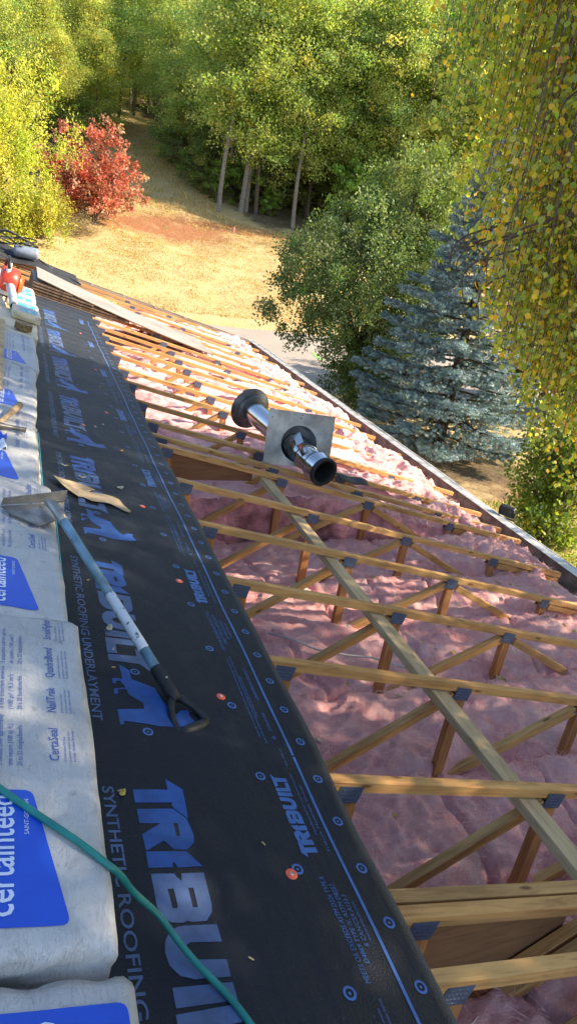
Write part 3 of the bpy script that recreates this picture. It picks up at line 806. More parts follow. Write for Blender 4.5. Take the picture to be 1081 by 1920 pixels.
# ================================================================== SHINGLE BUNDLES
def bundle_mesh(Wd, L, H, seed, mat, rough=1.0, name='wrapper'):
    """wrapped bundle: rounded slab with creased film, origin at the bottom centre"""
    nxb, nyb, nzb = 22, 56, 5
    bm = bmesh.new(); vid = {}
    def P(i, j, k):
        key = (i, j, k)
        if key in vid: return vid[key]
        x = (i / nxb * 2 - 1); y = (j / nyb * 2 - 1); z = k / nzb
        X_, Y_ = x * Wd / 2, y * L / 2; Z_ = z * H
        # rounding
        rr = .010; dx = max(0, abs(X_) - (Wd / 2 - rr)); dy = max(0, abs(Y_) - (L / 2 - rr)); 
        if z > .5:
            Z_ -= (rr - math.sqrt(max(0, rr * rr - min(dx, rr) ** 2))) * .55 + (rr - math.sqrt(max(0, rr * rr - min(dy, rr) ** 2))) * .55
        # sag and creases of the film
        w = float(fbm(X_ * 4 + seed, Y_ * 4, seed, 3)); cr_ = abs(float(fbm(X_ * 9 + Y_ * 2 + seed * 3, Y_ * 4 - X_ * 3, seed + 5, 3)))
        Z_ += (w * .006 - cr_ * .010 * (.35 + 1.6 * max(0, abs(x) - .75) / .25 + 1.6 * max(0, abs(y) - .86) / .14)) * rough * (z > .5)
        if abs(x) > .99: X_ += (float(fbm(Y_ * 7 + seed, Z_ * 20, seed + 9, 3)) * .014) * rough
        if abs(y) > .99: Y_ += (float(fbm(X_ * 9 + seed, Z_ * 26, seed + 4, 3)) * .05) * rough
        vid[key] = bm.verts.new((X_, Y_, Z_)); return vid[key]
    def quad(a, b, c, d): bm.faces.new((P(*a), P(*b), P(*c), P(*d)))
    for i in range(nxb):
        for j in range(nyb):
            quad((i, j, nzb), (i + 1, j, nzb), (i + 1, j + 1, nzb), (i, j + 1, nzb)); quad((i, j + 1, 0), (i + 1, j + 1, 0), (i + 1, j, 0), (i, j, 0))
    for k in range(nzb):
        for j in range(nyb):
            quad((0, j, k), (0, j, k + 1), (0, j + 1, k + 1), (0, j + 1, k)); quad((nxb, j, k), (nxb, j + 1, k), (nxb, j + 1, k + 1), (nxb, j, k + 1))
        for i in range(nxb):
            quad((i, 0, k), (i + 1, 0, k), (i + 1, 0, k + 1), (i, 0, k + 1)); quad((i, nyb, k), (i, nyb, k + 1), (i + 1, nyb, k + 1), (i + 1, nyb, k))
    bvh = BVHTree.FromBMesh(bm)
    me = bpy.data.meshes.new(name); bm.to_mesh(me); bm.free(); me.materials.append(mat)
    me.polygons.foreach_set('use_smooth', [True] * len(me.polygons)); return me, bvh
def drape(bvh, vs, fs, mat, parent, name, lift=.0016):
    q = []
    for x, y in vs:
        h = bvh.ray_cast(Vector((x, y, 1)), Vector((0, 0, -1)))
        if h[0] is None: return None
        q.append((x, y, h[0].z + lift))
    mb = MB(); mb.add(q, fs); return part(name, mb, mat, parent, smooth=False)
def vtext(s, w, h, x, y, bold=0): 
    """text read towards +y with its top towards -x"""
    vs, fs = text2d(s, bold, 0, 2, w, h); return [(x - b, y + a) for a, b in vs], fs
def panel_poly(pts, r=.018):
    """rounded polygon filled as a fine grid of triangles"""
    out = []
    n = len(pts)
    for i in range(n):
        p = Vector(pts[i]).to_2d(); a = Vector(pts[i - 1]).to_2d(); b = Vector(pts[(i + 1) % n]).to_2d()
        da = (a - p).normalized(); db = (b - p).normalized()
        for k in range(5):
            tt = k / 4; q0 = p + da * r * (1 - tt) ** 2 * 1.0; q1 = p + db * r * tt ** 2
            out.append(tuple(q0 + q1 - p))
    return densify(*polyfill([out]))
WD, LN, HT = .335, 1.0, .088
def bundle(label, u_right, v0, n0, seed, style='blue', rz=0.0, H=HT, L=LN, Wd=WD, group='shingle bundles along the ridge', mat=None):
    e = thing('shingle_bundle', label, 'shingle bundle', RM(u_right - Wd / 2, v0 + L / 2, n0, rz), group)
    me, bvh = bundle_mesh(Wd, L, H, seed, mat or M_wrap)
    place('wrapper', me, e)
    y0 = -L / 2
    if style == 'blue':
        P = panel_poly([(-.15, y0 + .045), (.088, y0 + .042), (.030, y0 + .335), (-.15, y0 + .335)])
        drape(bvh, P[0], P[1], M_wrapblue, e, 'blue_panel', .0013)
        q = vtext('certainteed', .255, .050, -.005, y0 + .062, .012); drape(bvh, q[0], q[1], M_wrapwhite, e, 'brand_print', .0026)
        q = vtext('SAINT-GOBAIN', .085, .0085, .022, y0 + .225); drape(bvh, q[0], q[1], M_wrapwhite, e, 'maker_print', .0026)
        q = ([(-.062, y0 + .38), (-.058, y0 + .38), (-.058, y0 + .95), (-.062, y0 + .95)], [(0, 1, 2, 3)]); q = densify(*q); drape(bvh, q[0], q[1], M_wrapink, e, 'rule_line')
        for (yy, lines) in ((.40, ('3 bundles cover approximately', 'one square (100 sq. ft.)', '20 to 22 shingles/bundle.')), (.575, ('3 lots couvrent environ', '(100 pi² / 9,3 m²)', '20 à 22 bardeaux/lot.')), (.745, ('3 paquetes cubren aprox.', 'un cuadro (100 pies²)', '20 a 22 tejas/paquete.'))):
            for li, s in enumerate(lines):
                q = vtext(s, .155 if li == 0 else .125, .0105, -.028 + li * .020, y0 + yy); drape(bvh, q[0], q[1], M_wrapink, e, 'coverage_print')
        for yy, s, w in ((.42, 'CertaSeal', .10), (.575, 'NailTrak', .09), (.705, 'QuadraBond', .125), (.87, 'StreakFighter', .10)):
            q = vtext(s, w, .021, .088, y0 + yy, .004); drape(bvh, q[0], q[1], M_wrapink, e, 'feature_print')
            for li in range(3):
                q = vtext('premium sealant line here' if li < 2 else 'holds down firmly', w * (.95 - .2 * (li == 0)), .0058, .104 + li * .010, y0 + yy); drape(bvh, q[0], q[1], M_wrapink, e, 'feature_note')
    elif style == 'teal':
        for (a, b, c, d, m) in ((-.10, .12, .06, .30, M_teal), (-.15, .15, .34, .40, M_wrapblue), (-.10, .12, .46, .70, M_teal), (-.15, .15, .74, .80, M_wrapblue)):
            a *= Wd / .335; b *= Wd / .335
            q = densify([(a, y0 + c * L), (b, y0 + c * L), (b, y0 + d * L), (a, y0 + d * L)], [(0, 1, 2, 3)]); drape(bvh, q[0], q[1], m, e, 'colour_band', .0016)
        q = vtext('SwiftStart', .16 * L, .05 * Wd / .335, .03, y0 + .10 * L, .01); drape(bvh, q[0], q[1], M_wrapwhite, e, 'brand_print', .0028)
        q = vtext('SwiftStart', .16 * L, .05 * Wd / .335, .03, y0 + .50 * L, .01); drape(bvh, q[0], q[1], M_wrapwhite, e, 'brand_print', .0028)
    elif style == 'side':
        mb = MB(); mb.box(Wd / 2 + .006, Wd / 2 + .009, y0 + .1, y0 + .95, .02, .075); part('side_band', mb, M_teal, e)
    return e
# lower layer
NL = .018
bundle('nearest grey bundle with blue panel, cut by the bottom left corner', -.742, -1.645, NL, 3, 'blue', R(180), H=.140)
bundle('lower shingle bundle hidden under the bundle the green hose crosses', -.768, -.655, NL, 5, 'side')
bundle('lower shingle bundle under the scraper blade, teal edge showing', -.770, .365, NL, 6, 'side')
bundle('lower shingle bundle with pale end jutting out behind the scraper blade', -.812, 1.385, NL, 8, 'side')
bundle('lower shingle bundle with teal side strip below the hammer', -.822, 2.40, NL, 9, 'side')
bundle('lower shingle bundle far along the ridge row', -.80, 3.42, NL, 10, 'side')
bundle('farthest lower shingle bundle under the teal packs', -.79, 4.44, NL, 12, 'side', L=1.3)
bundle('lower bundle under the leaf blower', -.80, 5.76, NL, 13, 'side', L=1.3)
# upper layer
NU = NL + HT + .003
bundle('grey wrapped bundle crossed by the green hose', -.772, -.622, NU, 21, 'blue', L=.98)
bundle('grey wrapped bundle carrying the scraper blade', -.802, .345, NU, 22, 'blue', R(.6))
bundle('grey wrapped bundle with a loose scrap of wrap, in front of the hammer', -.850, 1.300, NU, 23, 'blue')
bundle('grey wrapped bundle on which the hammer lies', -.830, 2.300, NU, 24, 'blue', R(-.8))
bundle('half sunlit wrapped bundle in front of the nail coil', -.806, 3.318, NU, 25, 'blue', R(.8))
bundle('tan sunlit bundle under the nail coil', -.782, 4.345, NU, 26, 'plain', mat=M_wraptan, L=.98)
bundle('teal striped pack nearest to the nail coil', -.772, 4.88, NU + HT + .004, 31, 'teal', R(2), H=.07, L=.62, Wd=.22, group='teal striped packs', mat=M_wraptan)
bundle('upper teal striped pack beside the leaf blower', -.776, 5.56, NU + .004, 32, 'teal', R(-2), H=.11, L=.66, Wd=.25, group='teal striped packs', mat=M_wraptan)
bundle('farthest teal striped pack next to the plywood stack', -.768, 6.30, NU + .004, 33, 'teal', R(1), H=.10, L=.66, Wd=.25, group='teal striped packs', mat=M_wraptan)
bundle('sunlit wrapped bundle beneath the leaf blower, upper layer', -1.03, 5.5, NU, 34, 'plain', L=1.3, mat=M_wraptan)
bundle('pale wrapped bundle farthest up the ridge row', -1.0, 6.95, NL, 35, 'plain', L=1.0, H=.17)
NT_ = NU + HT + .004
# second column of bundles just outside the left edge of the picture
for k, v in enumerate((-.7, .32, 1.34, 2.36, 3.38, 4.40)):
    if k in (3, 4): bundle('wrapped bundle under the pale plywood offcut, %s of two' % ('nearer', 'farther')[k - 3], -1.135, v, NU - .09, 41 + k, 'blue', H=.175)

# plywood offcut lying on the bundles at the left edge
mb = MB(); mb.box(-.30, 0, 0, 2.05, 0, .012)
tag(part('plywood_offcut', mb, M_brace, M=RM(-1.022, 2.52, NT_ + .008, R(.4)) @ Matrix.Rotation(R(-.8), 4, 'Y'), bevel=.001), 'pale plywood offcut lying on the bundles at the left edge', 'plywood')

# loose scrap of blue and white wrap at the left edge
mb = MB(); mb.grid(8, 8, lambda a, b: (a * .05, b * .17, .012 + .012 * math.sin(a * 9 + b * 5) + .008 * math.sin(b * 17)))
wrapscrap = thing('wrap_scrap', 'crumpled scrap of blue and white wrap at the left edge', 'plastic wrap', RM(-1.035, 1.62, NU + HT + .002))
part('film', mb, M_wrapwhite, wrapscrap, True); mb = MB(); mb.grid(6, 4, lambda a, b: (a * .045, .10 + b * .055, .018 + .012 * math.sin(a * 9 + b * 5) + .006)); part('blue_print', mb, M_wrapblue, wrapscrap, True)

# ================================================================== ROOF SCRAPER
def frame(p, d, up=Vector((0, 0, 1))):
    """matrix with local x along d"""
    d = d.normalized(); y = up.cross(d).normalized(); z = d.cross(y)
    return Matrix(((d.x, y.x, z.x, p[0]), (d.y, y.y, z.y, p[1]), (d.z, y.z, z.z, p[2]), (0, 0, 0, 1)))
A_ = Vector((-.822, .985, .262)); B_ = Vector((-.462, .285, .052))      # shaft ends in the roof frame
sx = (B_ - A_).length; FM = RM() @ frame(A_, B_ - A_)
scr = thing('roof_scraper', 'long handled roof scraper with D grip lying from bundle to sheet', 'scraper', FM)
mb = MB(); mb.tube([(0, 0, 0), (sx * .52, 0, 0)], .0165, 14); part('shaft', mb, M_shaft, scr, True)
mb = MB(); mb.tube([(sx * .52, 0, 0), (sx * .53, 0, 0), (sx * .80, 0, 0), (sx * .81, 0, 0)], [.0166, .0176, .0176, .0166], 14); part('chipped_band', mb, M_chip, scr, True)
mb = MB(); mb.tube([(sx * .81, 0, 0), (sx * .92, 0, 0)], .0165, 14); part('shaft', mb, M_shaft, scr, True)
grip = MB(); grip.tube([(sx * .90, 0, 0), (sx * .93, 0, 0), (sx + .01, 0, 0), (sx + .045, 0, 0)], [.019, .0205, .0205, .017], 14)
gl = .135
for s in (-1, 1):
    grip.tube([(sx + .03, s * .004, 0), (sx + .055, s * .026, 0), (sx + .085, s * .042, 0), (sx + .115, s * .050, 0), (sx + gl, s * .052, 0), (sx + gl + .012, s * .046, 0)], [.013, .0115, .0105, .0105, .012, .013], 10)
grip.tube([(sx + gl + .008, -.052, 0), (sx + gl + .012, -.03, 0), (sx + gl + .013, 0, 0), (sx + gl + .012, .03, 0), (sx + gl + .008, .052, 0)], [.013, .0165, .0175, .0165, .013], 12)
gm = part('grip', grip, M_rubber, scr, True, M=Matrix.Rotation(R(6), 4, 'X'))
mb = MB(); mb.lathe([(0, .004), (.002, .003)], 8, Matrix.Translation((sx * .965, 0, .0203))); mb.f.append(tuple(range(8, 16))); part('rivet', mb, M_nail, gm)
# blade: trapezoid plate with turned up rear edge and ferrule
inv = FM.inverted() @ RM()
zt = NU + HT + .012
outl = [(-.998, 1.018), (-.962, .972), (-.865, .918), (-.782, 1.005), (-.777, 1.112)]
tops = [inv @ Vector((u, v, zt + (.016 if i in (3,) else .004 if i in (0, 1, 2) else .03))) for i, (u, v) in enumerate(outl)]
bots = [p - (inv.to_3x3() @ Vector((0, 0, .0035))) for p in tops]
n_ = len(tops)
mb = MB(); mb.add(tops + bots, [tuple(range(n_)), tuple(range(2 * n_ - 1, n_ - 1, -1))] + [(i, n_ + i, n_ + (i + 1) % n_, (i + 1) % n_) for i in range(n_)]); part('blade', mb, M_blade, scr)
ra = [inv @ Vector((u, v, n)) for u, v, n in ((-.998, 1.022, zt + .006), (-.777, 1.118, zt + .03), (-.777, 1.122, zt + .075), (-.995, 1.026, zt + .032))]
rb = [p + (inv.to_3x3() @ Vector((.0, .004, 0))) for p in ra]
mb = MB(); mb.add(ra + rb, [(0, 1, 2, 3), (7, 6, 5, 4), (0, 4, 5, 1), (1, 5, 6, 2), (2, 6, 7, 3), (3, 7, 4, 0)]); part('blade_back', mb, M_blade, scr)
mb = MB(); mb.tube([(-.06, 0, -.02), (-.02, 0, -.004), (.03, 0, 0), (.07, 0, 0)], [.012, .019, .020, .019], 12); part('ferrule', mb, M_blade, scr, True)

# ================================================================== TORN pp = [(-.740, 1.861), (-.70, 1.885), (-.645, 1.899), (-.610, 1.896), (-.576, 1.886), (-.53, 1.858), (-.566, 1.812), (-.523, 1.821), (-.48, 1.834), (-.439, 1.836), (-.412, 1.81), (-.398, 1.75), (-.374, 1.682), (-.384, 1.650), (-.412, 1.664), (-.447, 1.701), (-.496, 1.707), (-.56, 1.700), (-.60, 1.735), (-.623, 1.705), (-.651, 1.742), (-.698, 1.792)]

pp = [(-.740, 1.861), (-.70, 1.885), (-.645, 1.899), (-.610, 1.896), (-.576, 1.886), (-.53, 1.858), (-.566, 1.812), (-.523, 1.821), (-.48, 1.834), (-.439, 1.836), (-.412, 1.81), (-.398, 1.75), (-.374, 1.682), (-.384, 1.650), (-.412, 1.664), (-.447, 1.701), (-.496, 1.707), (-.56, 1.700), (-.60, 1.735), (-.623, 1.705), (-.651, 1.742), (-.698, 1.792)]
P = densify(*polyfill([pp]))
mb = MB(); mb.add([(u, v, .0272 + .026 * max(0, (-.60 - u) / .14) ** 1.5 + .007 * max(0, 1 - abs(v - 1.70) / .06) * (u < -.45) + .007 * max(0, (u + .44) / .07) * max(0, (1.78 - v) / .13) + .003 * math.sin(u * 30 + v * 20)) for u, v in P[0]], P[1])
o = part('torn_paper', mb, M_kraft, M=RM(), smooth=True); md = o.modifiers.new('thick', 'SOLIDIFY'); md.thickness = .0015
tag(o, 'torn piece of brown wrapping paper curling up from the black sheet', 'paper')

# ================================================================== HOSE
hp = [(-1.15, -.06, NT_ + .004), (-1.06, -.20, NT_ + .004), (-.973, -.290, NT_ + .004), (-.91, -.348, NT_ + .004), (-.828, -.423, NT_ + .006), (-.778, -.462, NT_ - .004), (-.748, -.466, .175), (-.705, -.465, .125), (-.640, -.480, .075), (-.600, -.520, .052), (-.565, -.560, .040), (-.513, -.622, .0325), (-.483, -.677, .0315), (-.455, -.74, .0315), (-.42, -.88, .0315), (-.40, -1.1, .0315)]
def catmull(p, n=6):
    p = [Vector(q) for q in p]; out = []
    for i in range(len(p) - 1):
        a = p[max(0, i - 1)]; b = p[i]; c = p[i + 1]; d = p[min(len(p) - 1, i + 2)]
        for k in range(n):
            t_ = k / n; out.append(.5 * ((2 * b) + (c - a) * t_ + (2 * a - 5 * b + 4 * c - d) * t_ * t_ + (3 * b - a - 3 * c + d) * t_ ** 3))
    out.append(p[-1]); return out
mb = MB(); mb.tube(catmull(hp), .0068, 12)
tag(part('air_hose', mb, M_hose, M=RM(), smooth=True), 'teal green air hose running over the bundles onto the black sheet', 'hose')

# ================================================================== HAMMER
hz_ = NU + HT + .012
hm = thing('roofing_hammer', 'roofing hammer with steel head and wooden handle on a bundle', 'hammer', RM())
mb = MB(); a, b = Vector((-1.035, 1.90, hz_ + .006)), Vector((-.935, 2.27, hz_ + .022))
mb.tube([a, a.lerp(b, .3), a.lerp(b, .7), b], [.011, .0125, .017, .019], 10); part('handle', mb, M_handlewood, hm, True)
mb = MB(); mb.tube([(-1.07, 1.885, hz_ + .008), (-1.03, 1.895, hz_ + .008), (-.985, 1.912, hz_ + .008), (-.94, 1.925, hz_ + .008), (-.905, 1.928, hz_ + .008)], [.015, .018, .012, .011, .013], 10); part('head', mb, M_darksteel, hm, True)

# ================================================================== NAIL COIL
nc = thing('nail_coil', 'brown coil of roofing nails on the tan bundle', 'nails', RM(-.90, 4.47, NT_ + .006))
mb = MB(); mb.lathe([(0, .02), (0, .062), (.045, .062), (.045, .02)], 40, closed=True); part('coil', mb, M_coil, nc)
mb = MB()
for k in range(46):
    an = k / 46 * 2 * math.pi; x, y = .064 * math.cos(an), .064 * math.sin(an); mb.tube([(x, y, 0), (x, y, .05)], [.0022, .0022], 5)
part('nails', mb, M_coil, nc)

# ================================================================== LEAF BLOWER
bl = thing('leaf_blower', 'red and orange leaf blower with grey tube on the bundles', 'leaf blower', RM(-1.045, 5.85, NU + HT + .012))
mb = MB(); prof = [(-.09, .03), (-.085, .085), (-.05, .115), (.0, .122), (.05, .115), (.085, .085), (.09, .03)]
Mx = Matrix.Translation((0, .10, .13)) @ Matrix.Rotation(R(90), 4, 'Y')
mb.lathe(prof, 28, Mx); mb.f += [tuple(range(27, -1, -1)), tuple(range(6 * 28, 7 * 28))]; part('fan_housing', mb, M_redp, bl, True)
mb = MB(); mb.box(-.09, .085, .13, .36, .03, .235); part('engine_cover', mb, M_redp, bl, bevel=.02)
mb = MB(); mb.lathe([(0, .095), (.012, .09), (.03, .06), (.034, .02)], 24, Matrix.Translation((.088, .10, .13)) @ Matrix.Rotation(R(90), 4, 'Y')); mb.f.append(tuple(range(3 * 24, 4 * 24))); fg = part('fan_guard', mb, M_orange, bl, True)
mb = MB()
for k in range(7): mb.box(.118 - abs(k - 3) * .006, .128 - abs(k - 3) * .006, .04 + k * .02, .047 + k * .02, .07, .19)
part('guard_bars', mb, M_orange, fg)
mb = MB(); mb.box(-.08, .075, .02, .34, .0, .05); part('fuel_tank', mb, M_whitep, bl, bevel=.012)
mb = MB(); mb.tube([(-.06, .34, .21), (-.06, .30, .30), (-.05, .2, .335), (-.04, .08, .32), (-.03, .0, .26)], .016, 10); part('handle', mb, M_black, bl, True)
mb = MB(); tp = [(.02, .03, .09), (.02, -.10, .10), (.035, -.30, .09), (.055, -.52, .055), (.065, -.66, .035)]
mb.tube(tp, [.042, .040, .038, .035, .035], 18, caps=False); mb.lathe([(0, .035), (.0, .029), (-.1, .029)], 18, frame(Vector(tp[-1]), Vector(tp[-1]) - Vector(tp[-2])) @ Matrix.Rotation(R(90), 4, 'Y')); tb = part('blower_tube', mb, M_greyp, bl, True)
mb = MB(); mb.lathe([(-.06, .0285), (-.06, .0005)], 18, frame(Vector(tp[-1]), Vector(tp[-1]) - Vector(tp[-2])) @ Matrix.Rotation(R(90), 4, 'Y')); part('tube_shade_disc', mb, M_black, tb)  # black disc added inside the tube to stand for the shade of its bore
mb = MB(); mb.tube([(-.03, .0, .10), (-.03, .05, .24), (-.03, .06, .30)], [.025, .022, .02], 12); part('air_elbow', mb, M_whitep, bl, True)

# ================================================================== PLYWOOD STACK
ps = [(1.735, 0, 0, 2.44), (1.34, .05, .6, 2.44), (.98, -.02, -.5, 2.44), (.66, .03, .4, 2.2), (.40, -.03, -.2, 2.0), (.16, .04, .3, 1.7), (-.02, -.02, .5, 1.5), (-.16, .03, -.4, 1.3), (-.28, 0, .2, 1.2), (-.36, .02, 0, 1.1), (-.42, -.02, .3, 1.05)]
ords = ['top', 'second', 'third', 'fourth', 'fifth', 'sixth', 'seventh', 'eighth', 'ninth', 'tenth', 'bottom']
nst = len(ps)
for i, (ue, dvv, a, Ln) in enumerate(ps):
    tilt = 0
    e = thing('plywood_sheet', '%s grey plywood sheet of the loose pile near the far gable' % ords[i] if i else 'long grey plywood sheet sloping down on top of the loose pile', 'plywood', None, 'plywood sheets piled near the far gable')
    if i == 0:
        # the top sheet rests on the pile at its upper end and on the trusses at its lower end
        hL = .018 * (nst) + .004; mb = MB()
        nn = 24
        def zt_(q): 
            s = q / nn; return hL * max(0, 1 - s) ** 1.55 + .010
        vs = []
        for q in range(nn + 1):
            u = -2.44 + 2.44 * q / nn
            for (y, dz) in ((0, 0), (1.22, 0), (1.22, .012), (0, .012)): vs.append((u, y, zt_(q) + dz))
        fs = [(0, 1, 2, 3), tuple(nn * 4 + k for k in (3, 2, 1, 0))]
        fa = []; fe = []
        for q in range(nn):
            for k in range(4):
                f = (q * 4 + k, (q + 1) * 4 + k, (q + 1) * 4 + (k + 1) % 4, q * 4 + (k + 1) % 4); (fa if k in (0, 2) else fe).append(f)
        m1 = MB(); m1.add(vs, fa); m2 = MB(); m2.add(vs, fs + fe)
        e.matrix_local = RM(ue, 8.06, .004, R(-.6)); part('face_veneer', m1, M_ply, e); part('edge', m2, M_plyedge, e)
    else:
        n0 = .003 + (nst - 1 - i) * .0175
        # each lower sheet lies flat, set back below the bowed top sheet
        e.matrix_local = RM(-.74, 8.09 + dvv * .5, n0, R(a * .4)); w = min(Ln, .15 + (nst - i) * 0 + 2.3 * (1 - ((nst - i) / (nst + .6)) ** .62)) if True else Ln
        w = max(.35, w)
        mb = MB(); mb.box(0, w, 0, 1.18, 0, .0168); part('edge', mb, M_plyedge, e); mb = MB(); mb.box(.004, w - .004, .004, 1.176, .0169, .0173); part('face_veneer', mb, M_ply, e)

# ================================================================== BLACK SHEETS AND CORDS AT THE GABLE
mb = MB()
def tarp(a, b):
    u = -1.35 + 1.42 * a; v = 10.35 + 1.45 * b
    return (u, v, .05 + .10 * float(vnoise(u * 3, v * 2.5, 3)) * (1 - .75 * a) + .16 * math.sin(min(1, b * 1.2) * 3.1) * (1 - a) ** .7)
mb.grid(36, 30, tarp)
o = part('black_felt', mb, M_tarp, M=RM(), smooth=True); md = o.modifiers.new('thick', 'SOLIDIFY'); md.thickness = .003
tag(o, 'crumpled black roofing felt heaped at the far gable', 'felt')
cords = thing('extension_cord', 'loops of black cord lying over the felt at the far gable', 'cord', RM(-.98, 10.95, .22))
mb = MB(); pts = []
for k in range(90):
    an = k / 90 * 2 * math.pi * 4.2; r_ = 1 + .16 * math.sin(k * .7); pts.append((.30 * r_ * math.cos(an) - .001 * k, .42 * r_ * math.sin(an), .06 + .075 * math.sin(an * 1.3 + k * .03) + .0012 * k))
mb.tube(catmull(pts, 2), .011, 7); part('cable_loop', mb, M_black, cords, True)
mb = MB(); mb.tube(catmull([(.2, -.2, .05), (.5, -.25, -.06), (.8, -.2, -.12), (1.05, -.35, -.15)], 6), .011, 7); part('cable_end', mb, M_black, cords, True)
mb = MB(); mb.lathe([(0, .07), (.04, .09), (.32, .09), (.36, .07)], 18, Matrix.Rotation(R(80), 4, 'Y')); mb.f += [tuple(range(17, -1, -1)), tuple(range(54, 72))]
tag(part('felt_roll', mb, simple('bluegrey_film', (.20, .24, .30), .4), M=RM(-1.0, 10.55, .22), smooth=True), 'short bluish grey roll half buried in the black felt', 'roll')

# ================================================================== FLUE PIPE
ax0 = Vector((1.30, 3.04, .118)); ax1 = Vector((1.02, 4.22, .190))
FLm = RM() @ frame(ax0, ax1 - ax0); FL = (ax1 - ax0).length
Z2X = Matrix.Rotation(R(90), 4, 'Y')             # lathe z -> local x
fl = thing('flue_pipe', 'shiny metal flue pipe with round storm collar lying on the trusses', 'flue pipe', FLm @ Matrix.Diagonal((1, 1.12, 1.12, 1)))
mb = MB(); mb.lathe([(.16, .082), (.165, .0865), (FL * .42, .0865), (FL, .0865)], 40, Z2X); part('pipe', mb, M_steel, fl, True)
mb = MB(); mb.lathe([(-.001, .100), (.004, .1032), (.028, .1032), (.031, .0995)], 40, Z2X); part('end_ring', mb, M_black, fl, True)
mb = MB(); mb.lathe([(.029, .0985), (.115, .0985), (.12, .101), (.135, .101), (.14, .095), (.17, .084)], 40, Z2X); part('coupler', mb, M_steel, fl, True)
mb = MB(); mb.lathe([(.0, .100), (-.002, .093), (.004, .080), (.02, .0775), (.22, .0775)], 40, Z2X); part('inner_liner', mb, M_soot, fl, True)
mb = MB(); mb.lathe([(.003, .092), (.004, .081)], 40, Z2X); part('insulation_ring', mb, M_soot, fl)
mb = MB(); mb.lathe([(.20, .077), (.20, .001)], 24, Z2X); part('bore_disc', mb, M_soot, fl)  # flat black disc closing the bore
mb = MB(); mb.lathe([(.255, .0875), (.257, .0925), (.283, .0925), (.285, .0875)], 40, Z2X); mb.box(.258, .282, -.125, -.085, -.012, .012); part('locking_band', mb, M_steel, fl, True)
mb = MB(); mb.lathe([(FL - .06, .088), (FL - .05, .098), (FL - .02, .125), (FL - .008, .164), (FL, .168), (FL - .003, .159), (FL - .022, .125), (FL - .04, .096)], 44, Z2X); part('storm_collar', mb, M_darksteel, fl, True)
mb = MB(); mb.lathe([(FL - .075, .0875), (FL - .07, .115), (FL - .055, .128), (FL - .045, .128), (FL - .04, .11)], 40, Z2X); part('collar_ring', mb, M_darksteel, fl, True)
# bent support bracket beside the pipe
mb = MB(); mb.box(-.055, .075, -.058, .058, -.0015, .0015); mb.box(-.055, -.052, -.058, .058, -.05, 0); mb.box(.072, .075, -.058, .058, -.05, 0); mb.box(-.055, .075, .0565, .058, -.05, 0); mb.box(-.055, .075, -.058, -.0565, -.05, 0)
part('support_bracket', mb, M_steel, fl, M=Matrix.Translation((.235, .088, .100)) @ Matrix.Rotation(R(40), 4, 'X') @ Matrix.Rotation(R(-18), 4, 'Y'))
# flashing plate, loose around the pipe
FPm = Matrix.Translation((1.182, 3.36, -.040)) @ Matrix.Rotation(R(4), 4, 'Y') @ Matrix.Rotation(R(-13), 4, 'X') @ Matrix.Rotation(R(86), 4, 'Z')
fp = thing('flashing_plate', 'square sheet metal flashing plate standing around the flue pipe', 'flashing', FPm)
hw, hh, rh = .274, .212, .146
mb = MB(); n = 48
ring_i = [(rh * math.cos(2 * math.pi * k / n), rh * math.sin(2 * math.pi * k / n)) for k in range(n)]
def sq(an):
    c, s = math.cos(an), math.sin(an); k_ = min(hw / max(1e-6, abs(c)), hh / max(1e-6, abs(s))); return (c * k_, s * k_)
ang = [2 * math.pi * k / n for k in range(n)]
outer = [sq(a) for a in ang]
for cx_, cy_ in ((hw, hh), (-hw, hh), (-hw, -hh), (hw, -hh)):
    k_ = min(range(n), key=lambda q: (outer[q][0] - cx_) ** 2 + (outer[q][1] - cy_) ** 2); outer[k_] = (cx_, cy_)
wv_ = lambda y, z: .004 * math.sin(y * 14) + .003 * math.sin(z * 17 + y * 5)
HO = -.035
vs = [(wv_(y, z), y, z) for y, z in outer] + [(wv_(y, z), y, z + HO) for y, z in ring_i] + [(.03, y * .97, z * .97 + HO) for y, z in ring_i] + [(.075, y * .90, z * .90 + HO) for y, z in ring_i]
ia = FPm.inverted() @ FLm; pa, pb = ia @ Vector((.35, 0, 0)), ia @ Vector((.75, 0, 0))
def axp(xx):
    q = pa + (pb - pa) * ((xx - pa.x) / (pb.x - pa.x)); return q.y, q.z
for xx, rr_ in ((.13, .112), (.20, .097)):
    cy_, cz_ = axp(xx); vs += [(xx, cy_ + rr_ * math.cos(a), cz_ + rr_ * math.sin(a)) for a in ang]
fs = []
for r_ in range(5):
    for k in range(n): fs.append((r_ * n + k, r_ * n + (k + 1) % n, (r_ + 1) * n + (k + 1) % n, (r_ + 1) * n + k))
mb.add(vs, fs); o = part('plate', mb, M_plate, fp); md = o.modifiers.new('thick', 'SOLIDIFY'); md.thickness = .0015
mb = MB()
for y, z in ((hw - .03, .15), (-hw + .03, -.12), (.0, hh - .02), (.01, hh - .045)): mb.lathe([(-.004, .001), (-.004, .005), (0, .006)], 8, Matrix.Translation((-.003, y, z)) @ Z2X)
part('nail_holes', mb, M_darksteel, fp)
# black scrap beside the flue
mb = MB(); mb.grid(14, 6, lambda a, b: (a * .34, b * .15, .012 + .03 * math.sin(b * 3.0) + .006 * math.sin(a * 9)))
o = part('black_scrap', mb, M_tarp, M=RM(1.62, 3.31, .004, R(14)), smooth=True); md = o.modifiers.new('thick', 'SOLIDIFY'); md.thickness = .003
tag(o, 'black strip of roofing scrap right of the flue end', 'scrap')

